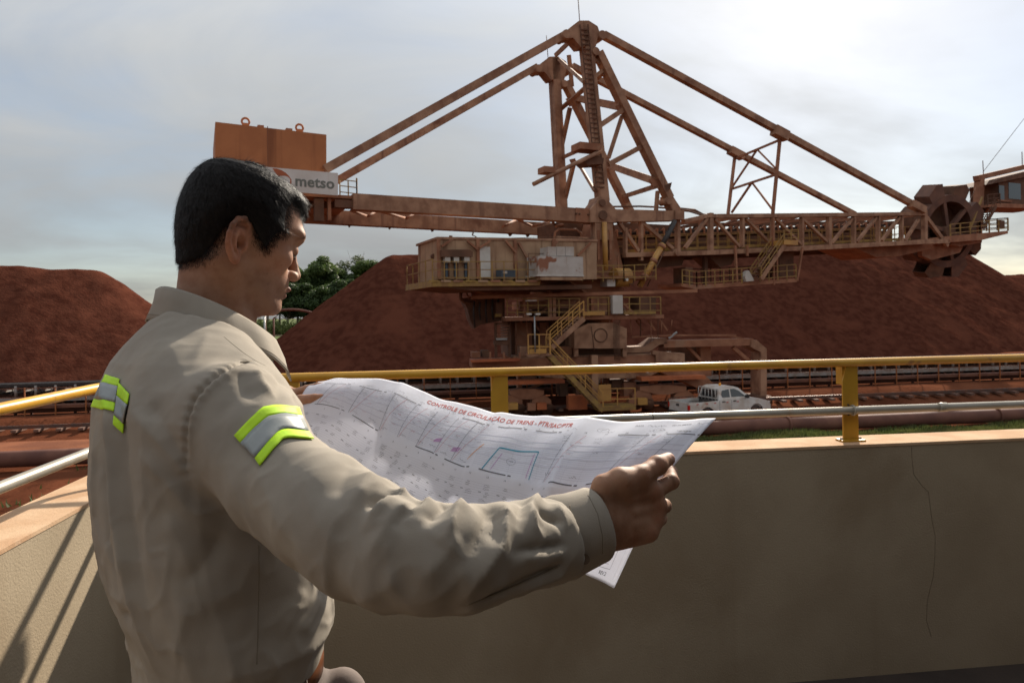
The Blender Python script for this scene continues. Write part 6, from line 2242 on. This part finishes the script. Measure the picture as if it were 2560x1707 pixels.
# reflective tape
M_lime = mat('lime_tape', (0.56, 0.92, 0.010), (0.50, 0.84, 0.010), rough=.65, scale=60, bump=.25, bscale=300, bdist=.001)
M_silver = mat('silver_tape', (0.30, 0.32, 0.31), (0.26, 0.275, 0.27), rough=.38, metal=.25, scale=40, bump=.15, bscale=500, bdist=.0006)
def z2(x, y):
    return (200 + x / 2.703, 680 + y / 2.703)
def tape(lines, mats_, name):
    """lines: polylines across the tape; strips between them"""
    n_ = 14
    grid = []
    for ln in lines:
        ln = [z2(*p) for p in ln]
        seg = [math.hypot(b[0] - a[0], b[1] - a[1]) for a, b in zip(ln[:-1], ln[1:])]
        cum = np.concatenate([[0], np.cumsum(seg)])
        row = []
        for i in range(n_):
            s_ = cum[-1] * i / (n_ - 1)
            row.append((np.interp(s_, cum, [p[0] for p in ln]), np.interp(s_, cum, [p[1] for p in ln])))
        grid.append(row)
    for k, m in enumerate(mats_):
        NV = 5
        vs_ = []
        for j in range(NV):
            for i in range(n_):
                x = grid[k][i][0] + (grid[k + 1][i][0] - grid[k][i][0]) * j / (NV - 1)
                y = grid[k][i][1] + (grid[k + 1][i][1] - grid[k][i][1]) * j / (NV - 1)
                p, nr = on_shirt(x, y, .0022 if m is M_lime else .0026)
                if p is None:
                    p = vs_[-1].copy() if vs_ else None
                if p is None:
                    continue
                vs_.append(p)
        if len(vs_) < NV * n_:
            continue
        q_ = npa([(j * n_ + i, j * n_ + i + 1, (j + 1) * n_ + i + 1, (j + 1) * n_ + i) for j in range(NV - 1) for i in range(n_ - 1)])
        o = np_mesh(name if m is M_silver else 'lime_stripe', npa(vs_), q_, m, shirt)
        so = o.modifiers.new('thick', 'SOLIDIFY')
        so.thickness = .0012
        so.offset = 0
tape([[(1045, 1110), (1130, 1018), (1230, 920), (1330, 905), (1470, 920)], [(1092, 1160), (1180, 1060), (1265, 985), (1370, 963), (1492, 978)], [(1188, 1264), (1270, 1160), (1330, 1092), (1382, 1066), (1535, 1085)], [(1220, 1316), (1300, 1212), (1380, 1128), (1440, 1126), (1576, 1136)]], [M_lime, M_silver, M_lime], 'silver_stripe')
tape([[(178, 700), (276, 726)], [(153, 752), (266, 776)], [(108, 856), (246, 886)], [(86, 912), (237, 945)]], [M_lime, M_silver, M_lime], 'silver_stripe')
tape([[(272, 752), (341, 824)], [(260, 838), (331, 894)], [(238, 972), (305, 1022)], [(232, 1030), (300, 1091)]], [M_lime, M_silver, M_lime], 'silver_stripe')

# upper eyelashes, a thin dark fringe on each lowered lid
lm = mat('lash', (.012, .009, .008), rough=.6)
for s_ in (1, -1):
    pl = [V(*(from_head([x, s_ * y, u]) + OFF)) for x, y, u in ((.0870, .0195, -.0008), (.0890, .025, -.0024), (.0885, .031, -.0032), (.0860, .037, -.0026), (.0815, .0430, -.0006))]
    MB().tube(pl, [.0003, .0007, .0008, .0008, .0005], 5).build('eyelashes', lm, person)
# ---------------------------------------------------------------- trousers, belt, shoes
pc = npa([pcx, pcy]) + Fb[:2] * .012 + Rb[:2] * .006
def hips(Pt):
    z = Pt[:, 2]
    w_ = np.clip((-.43 - z) / .2, 0, 1)
    a, b = .150 + .022 * w_, .096 + .030 * w_
    dx, dy = Pt[:, 0] - pc[0], Pt[:, 1] - pc[1]
    lf_, lr = dx * Fb[0] + dy * Fb[1], dx * Rb[0] + dy * Rb[1]
    g = (np.abs(lf_ / b) ** 2.3 + np.abs(lr / a) ** 2.3) ** (1 / 2.3)
    d = np.hypot(lf_, lr) * (1 - 1 / np.maximum(g, 1e-3)) * .85
    d = np.maximum(d, np.maximum(z + .425, -.68 - z))
    c2 = npa([pc[0], pc[1], 0])
    for s in (1, -1):
        leg = chain(Pt, [c2 + Rb * s * .088 + up * -.60, c2 + Rb * s * .095 + Fb * .01 + up * -1.05, c2 + Rb * s * .10 + up * -1.55], [.092, .075, .066], .03)
        d = smin(d, leg, .03)
    d = np.maximum(d, -1.57 - z)
    # side pocket pushed open
    pk_ = npa([pc[0], pc[1], -.53]) + Rb * .105 + Fb * .105
    d = smin(d, ell(Pt, tuple(pk_), (.038, .034, .055)), .02)
    return d - .0012 * wn1(Pt, .035)
tv_, tq_ = surface_nets(hips, (pc[0] - .28, pc[1] - .28, -1.60), (pc[0] + .28, pc[1] + .28, -.40), .0065)
M_trous = mat('brown_trousers', (0.150, 0.115, 0.098), (0.115, 0.088, 0.075), rough=.85, scale=8, bump=.25, bscale=700, bdist=.001)
trou = np_mesh('trousers', tv_, tq_, M_trous, person)
def waist_ring(z, grow, n_=64):
    i_ = [npa([pc[0], pc[1], z]) + Fb * (.096 + grow) * math.copysign(abs(math.cos(t_)) ** (2 / 2.3), math.cos(t_)) + Rb * (.150 + grow) * math.copysign(abs(math.sin(t_)) ** (2 / 2.3), math.sin(t_)) for t_ in [2 * math.pi * k / n_ for k in range(n_)]]
    return i_
rb_ = [waist_ring(z, g_) for z, g_ in ((-.432, .002), (-.431, .0055), (-.448, .0065), (-.466, .0055), (-.467, .002))]
bv_ = npa(rb_).reshape(-1, 3)
bq_ = npa([(i * 64 + k, i * 64 + (k + 1) % 64, (i + 1) * 64 + (k + 1) % 64, (i + 1) * 64 + k) for i in range(4) for k in range(64)])
np_mesh('belt', bv_, bq_, mat('brown_leather', (0.20, 0.068, 0.020), (0.14, 0.045, 0.014), rough=.45, scale=20), person)
for ang in (20, 75, 120, 200, 290):
    t_ = R(ang)
    p = [npa([pc[0], pc[1], z]) + Fb * (.096 + g_) * math.cos(t_) + Rb * (.150 + g_) * math.sin(t_) + OFF for z, g_ in ((-.426, .008), (-.448, .012), (-.472, .009))]
    MB().bar(p[0], p[1], .012, .003).bar(p[1], p[2], .012, .003).build('belt_loop', M_trous, trou)
for s in (1, -1):
    c2 = npa([pc[0], pc[1], 0]) + Rb * s * .10
    def shoe(Pt):
        d = rcone(Pt, c2 + up * -1.575 + Fb * -.03, c2 + up * -1.585 + Fb * .15, .040, .034)
        d = smin(d, rcone(Pt, c2 + up * -1.57, c2 + up * -1.50, .045, .05), .03)
        return np.maximum(d, ZF + .003 - Pt[:, 2])
    v_, q_ = surface_nets(shoe, c2 + npa([-.25, -.25, -1.63]), c2 + npa([.25, .25, -1.42]), .008)
    np_mesh('shoe', v_, q_, mat('boot_leather', (.03, .022, .018), rough=.5), person)
# ================================================================== the paper chart held in both hands
cols = [  # u, top edge, fold, bottom edge (photo pixels and distance)
    (0.00, (797, 955, 1.385), (742, 1014, 1.290), (655, 1115, 1.210)), (0.10, (872, 944, 1.335), (842, 1024, 1.225), (730, 1180, 1.115)),
    (0.22, (985, 955, 1.265), (945, 1083, 1.135), (830, 1240, 1.040)), (0.37, (1120, 1001, 1.190), (1060, 1130, 1.060), (960, 1300, .985)),
    (0.49, (1230, 1026, 1.135), (1150, 1168, 1.000), (1070, 1350, .930)), (0.62, (1350, 1040, 1.080), (1284, 1200, .940), (1200, 1390, .890)),
    (0.74, (1467, 1049, 1.030), (1378, 1224, .900), (1320, 1400, .868)), (0.87, (1640, 1052, .985), (1502, 1214, .882), (1440, 1424, .860)),
    (1.00, (1790, 1045, .945), (1655, 1206, .880), (1535, 1470, .855))]
cu_ = npa([c[0] for c in cols])
ctl = [npa([A3(C(*c[k])) for c in cols]) for k in (1, 2, 3)]
def crom(u, ctrl):
    i = np.clip(np.searchsorted(cu_, u) - 1, 0, len(cu_) - 2)
    i0, i3 = np.maximum(i - 1, 0), np.minimum(i + 2, len(cu_) - 1)
    h = (cu_[i + 1] - cu_[i])
    t_ = ((u - cu_[i]) / h)[:, None]
    p0, p1, p2, p3 = ctrl[i0], ctrl[i], ctrl[i + 1], ctrl[i3]
    m1 = (p2 - p0) / (cu_[i + 1] - cu_[i0])[:, None] * h[:, None]
    m2 = (p3 - p1) / (cu_[i3] - cu_[i])[:, None] * h[:, None]
    return (2 * t_ ** 3 - 3 * t_ ** 2 + 1) * p1 + (t_ ** 3 - 2 * t_ ** 2 + t_) * m1 + (-2 * t_ ** 3 + 3 * t_ ** 2) * p2 + (t_ ** 3 - t_ ** 2) * m2
def paper_raw(u, v):
    a, b, c = (crom(u, k) for k in ctl)
    w1 = np.clip(v / .5, 0, 1)[:, None]
    w2 = np.clip((v - .5) / .5, 0, 1)[:, None]
    p = a + (b - a) * w1 + (c - b) * w2
    # the sheet bows between the creases
    n_ = np.cross(crom(np.clip(u + .01, 0, 1), ctl[1]) - crom(np.clip(u - .01, 0, 1), ctl[1]), b - a)
    n_ /= np.linalg.norm(n_, axis=1)[:, None]
    n_ = np.where(n_[:, 2:3] < 0, -n_, n_)
    bow = .010 * np.sin(np.pi * w1[:, 0]) * (w2[:, 0] == 0) - .006 * np.sin(np.pi * w2[:, 0])
    cre = np.zeros(len(u))
    for uf, am in ((.245, .004), (.495, -.005), (.742, .006)):
        cre += am * np.exp(-np.abs(u - uf) / .022)
    soft = .0022 * np.sin(u * 41 + v * 5) * np.sin(v * 9 + u * 13) + .0004 * np.sin(u * 97 + 2) * (1 - v)
    return p + n_ * (bow + cre + soft)[:, None], n_
def paper_pt(u, v, off=.0):
    u, v = np.asarray(u, float), np.asarray(v, float)
    p, n_ = paper_raw(u, v)
    return p + n_ * off
NU, NVv = 150, 60
U_, V__ = np.meshgrid(np.linspace(0, 1, NU), np.linspace(0, 1, NVv))
pp = paper_pt(U_.ravel(), V__.ravel())
pq = npa([(j * NU + i, j * NU + i + 1, (j + 1) * NU + i + 1, (j + 1) * NU + i) for j in range(NVv - 1) for i in range(NU - 1)])
M_paper = mat('white_paper', (0.89, 0.905, 0.97), (0.875, 0.89, 0.96), rough=.75, scale=14, spec=.2, transl=.55)
paper = np_mesh('paper_chart', pp, pq, M_paper, None)
so = paper.modifiers.new('thick', 'SOLIDIFY'); so.thickness = .0003; so.offset = -1
tag(paper, 'large white creased train-circulation chart held open in the man\'s hands', 'paper chart')
# choose the printed side: towards the lens
PW, PH = .86, .30
nrm0 = paper_raw(npa([.5]), npa([.3]))[1][0]
def ink(name, c, rough=.8):
    return mat('ink_' + name, c, rough=rough, transl=.25)
class Print:
    def __init__(s, off=.0006):
        s.u, s.v, s.f, s.off = [], [], [], off
    def stroke(s, u0, v0, u1, v1, w, n=None):    # w in metres
        du, dv = (u1 - u0) * PW, (v1 - v0) * PH
        L_ = math.hypot(du, dv)
        if L_ < 1e-6:
            return s
        n = n or max(1, int(L_ / .012))
        nx, ny = -dv / L_ * w / 2 / PW, du / L_ * w / 2 / PH
        b = len(s.u)
        for i in range(n + 1):
            t_ = i / n
            for sg in (1, -1):
                s.u.append(u0 + (u1 - u0) * t_ + sg * nx)
                s.v.append(v0 + (v1 - v0) * t_ + sg * ny)
        s.f += [(b + 2 * i, b + 2 * i + 1, b + 2 * i + 3, b + 2 * i + 2) for i in range(n)]
        return s
    def text(s, body, u, v, size, bold=0.0, ang=0.0, spacing=1.0, shear=0.0, wscale=1.0):
        tv, tf = text_mesh(body, size, spacing, bold * size, shear)
        b = len(s.u)
        ca, sa_ = math.cos(ang), math.sin(ang)
        for x, y in tv:
            x *= wscale
            X, Y = x * ca - y * sa_, x * sa_ + y * ca
            s.u.append(u + X / PW)
            s.v.append(v - Y / PH)
        for f in tf:
            s.f.append(tuple(b + i for i in f))
        return s
    def build(s, name, m):
        u, v = np.clip(npa(s.u), .001, .999), np.clip(npa(s.v), .001, .999)
        p = paper_pt(u, v, s.off)
        mb = MB()
        mb.add([V(*(x + OFF)) for x in p], s.f)
        off = (0, 0, 0)
        me = bpy.data.meshes.new(name)
        me.from_pydata([tuple(x + OFF) for x in p], [], s.f)
        me.update()
        return stuff(link(name, me, m, paper)) if name != 'title_text' else link(name, me, m, paper)
prg = random.Random(5)
t1 = Print(.0009)
t1.text('CONTROLE DE CIRCULAÇÃO DE TRENS - PTR/SAC/PTR', .325, .112, .0185, bold=.012, wscale=.745)
t1.build('title_text', ink('red', (.42, .055, .045)))
g1 = Print(.0005)
for k in range(25):
    v = .175 + .0118 * k
    g1.stroke(.03, v, .985, v, .00035, 60)
for k in range(24):
    u = .03 + .955 * k / 23.5
    g1.stroke(u, .16, u, .475, .0003, 8)
for k in range(30):
    v = .56 + .0145 * k
    g1.stroke(.02, v, .80, v, .00028, 50)
g1.stroke(.012, .03, .985, .03, .0003, 60).stroke(.985, .03, .985, .97, .0003, 30)
g1.build('ruled_lines', ink('pale', (.56, .56, .64)))
g2 = Print(.0006)
for v, w in ((.245, .0022), (.285, .0022), (.345, .0024), (.395, .0014)):
    g2.stroke(.03, v, .985, v, w, 60)
g2.build('grey_bands', ink('greyband', (.64, .64, .72)))
g3 = Print(.0008)
for k in range(10):
    u = .045 + .098 * k
    for v in (.160, .483):
        if (k + (v > .3)) % 4 != 3:
            g3.stroke(u, v, u + .062, v, .0019, 8)
            g3.stroke(u + .067, v, u + .075, v, .0022, 1)
g3.build('station_bars', ink('dark', (.13, .13, .15)))
blk, red = Print(.0008), Print(.00085)
for u in (.055, .135, .225, .285, .345, .405, .46, .715, .865, .93):
    blk.stroke(u + .022, .165, u - .004, .478, .0007, 10)
    if u not in (.93,):
        red.stroke(u + .052, .165, u, .475, .00055, 10)
def scrib(pr, u, v, w, h, n=7, th=.00045, ang=-.15):
    x, y = u, v
    for _ in range(n):
        x2 = x + w / n * prg.uniform(.5, 1.5)
        y2 = v + h * prg.uniform(-1, 1)
        pr.stroke(x, y, x2, y2, th, 1)
        x, y = x2, y2
for u in (.08, .12, .16, .21, .25, .31, .36, .40, .44, .50, .73, .80, .88, .90, .94):
    scrib(blk, u, .125 + prg.uniform(-.01, .012), .014, .010, 6)
    for k in range(3):
        scrib(blk, u - .012 + k * .002, .19 + .02 * k, .016, .006, 6)
    scrib(blk, u + .004, prg.uniform(.28, .36), .012, .006, 5)
    scrib(blk, u - .022, prg.uniform(.43, .46), .02, .008, 8)
for u in (.08, .16, .25, .31, .37, .43, .73, .88):
    for k in range(3):
        scrib(red, u + .006 + .011 * k, .40 - .085 * k, .012, .006, 5, .0004)
for u, v in ((.60, .40), (.79, .105), (.90, .115)):   # ringed numbers
    for k in range(12):
        a, b = 6.283 * k / 12, 6.283 * (k + 1) / 12
        blk.stroke(u + .011 * math.cos(a), v + .020 * math.sin(a), u + .011 * math.cos(b), v + .020 * math.sin(b), .0004, 1)
    scrib(blk, u - .005, v, .01, .008, 5)
for k in range(1, 24):
    u = .03 + .0405 * k
    blk.text(str(k), u, .150, .0050)
    if k < 18:
        blk.text(str(k), u, .522, .0050)
blk.text('DATA', .845, .075, .0050, bold=.02)
scrib(blk, .868, .070, .035, .010, 12, .0006)
blk.text('DIA DA SEMANA', .918, .068, .0048, bold=.02)
scrib(blk, .972, .060, .022, .012, 9, .0006)
blk.text('24 HORAS', .948, .140, .0050, bold=.02)
# tables on the lower half
for r_ in range(9):
    v0 = .565 + .046 * r_
    for c in range(17):
        u0 = .03 + .044 * c + .006 * (r_ % 2)
        if prg.random() < .12:
            continue
        kind = prg.random()
        for k in range(prg.randint(2, 4)):
            vv_ = v0 + .0095 * k
            if kind < .5:
                blk.stroke(u0 + prg.uniform(0, .004), vv_, u0 + .009 + prg.uniform(0, .005), vv_, .00055, 1)
            else:
                scrib(blk, u0, vv_, .014, .003, 6, .0004)
        if prg.random() < .5:
            blk.stroke(u0 + .03, v0, u0 + .037, v0, .001, 1)
# title block in the lower right corner
for k in range(4):
    blk.stroke(.86, .80 + .035 * k, .955, .80 + .035 * k, .0005, 6)
blk.stroke(.965, .70, .965, .93, .0005, 8).stroke(.80, .93, .965, .93, .0006, 8)
blk.text('TE TECNICO', .890, .915, .0058, bold=.02)
blk.text('REV.2', .936, .968, .0085, bold=.015)
blk.build('black_writing', ink('black', (.15, .15, .18)))
red.build('red_train_lines', ink('redline', (.50, .16, .18)))
cy = Print(.0009)
cy.stroke(.542, .478, .565, .335, .0018, 8).stroke(.565, .335, .668, .318, .0024, 8).stroke(.668, .318, .662, .478, .0018, 8)
cy.build('cyan_route', ink('cyan', (.03, .30, .42)))
mg = Print(.0009)
mg.stroke(.560, .470, .575, .365, .0006, 6).stroke(.658, .335, .652, .475, .0008, 6)
for u, v in ((.395, .395), (.455, .41)):
    for k in range(7):
        mg.stroke(u - .008 + .003 * k, v + .018 - .002 * k, u - .002 + .003 * k, v - .012 - .003 * k, .0007, 1)
mg.build('magenta_marker', ink('magenta', (.42, .03, .38)))
og = Print(.0009)
for k in range(9):
    og.stroke(.497 + .0028 * k, .435 - .011 * k, .503 + .0028 * k, .415 - .011 * k, .0012, 1)
og.build('orange_marker', ink('orange', (.75, .30, .04)))
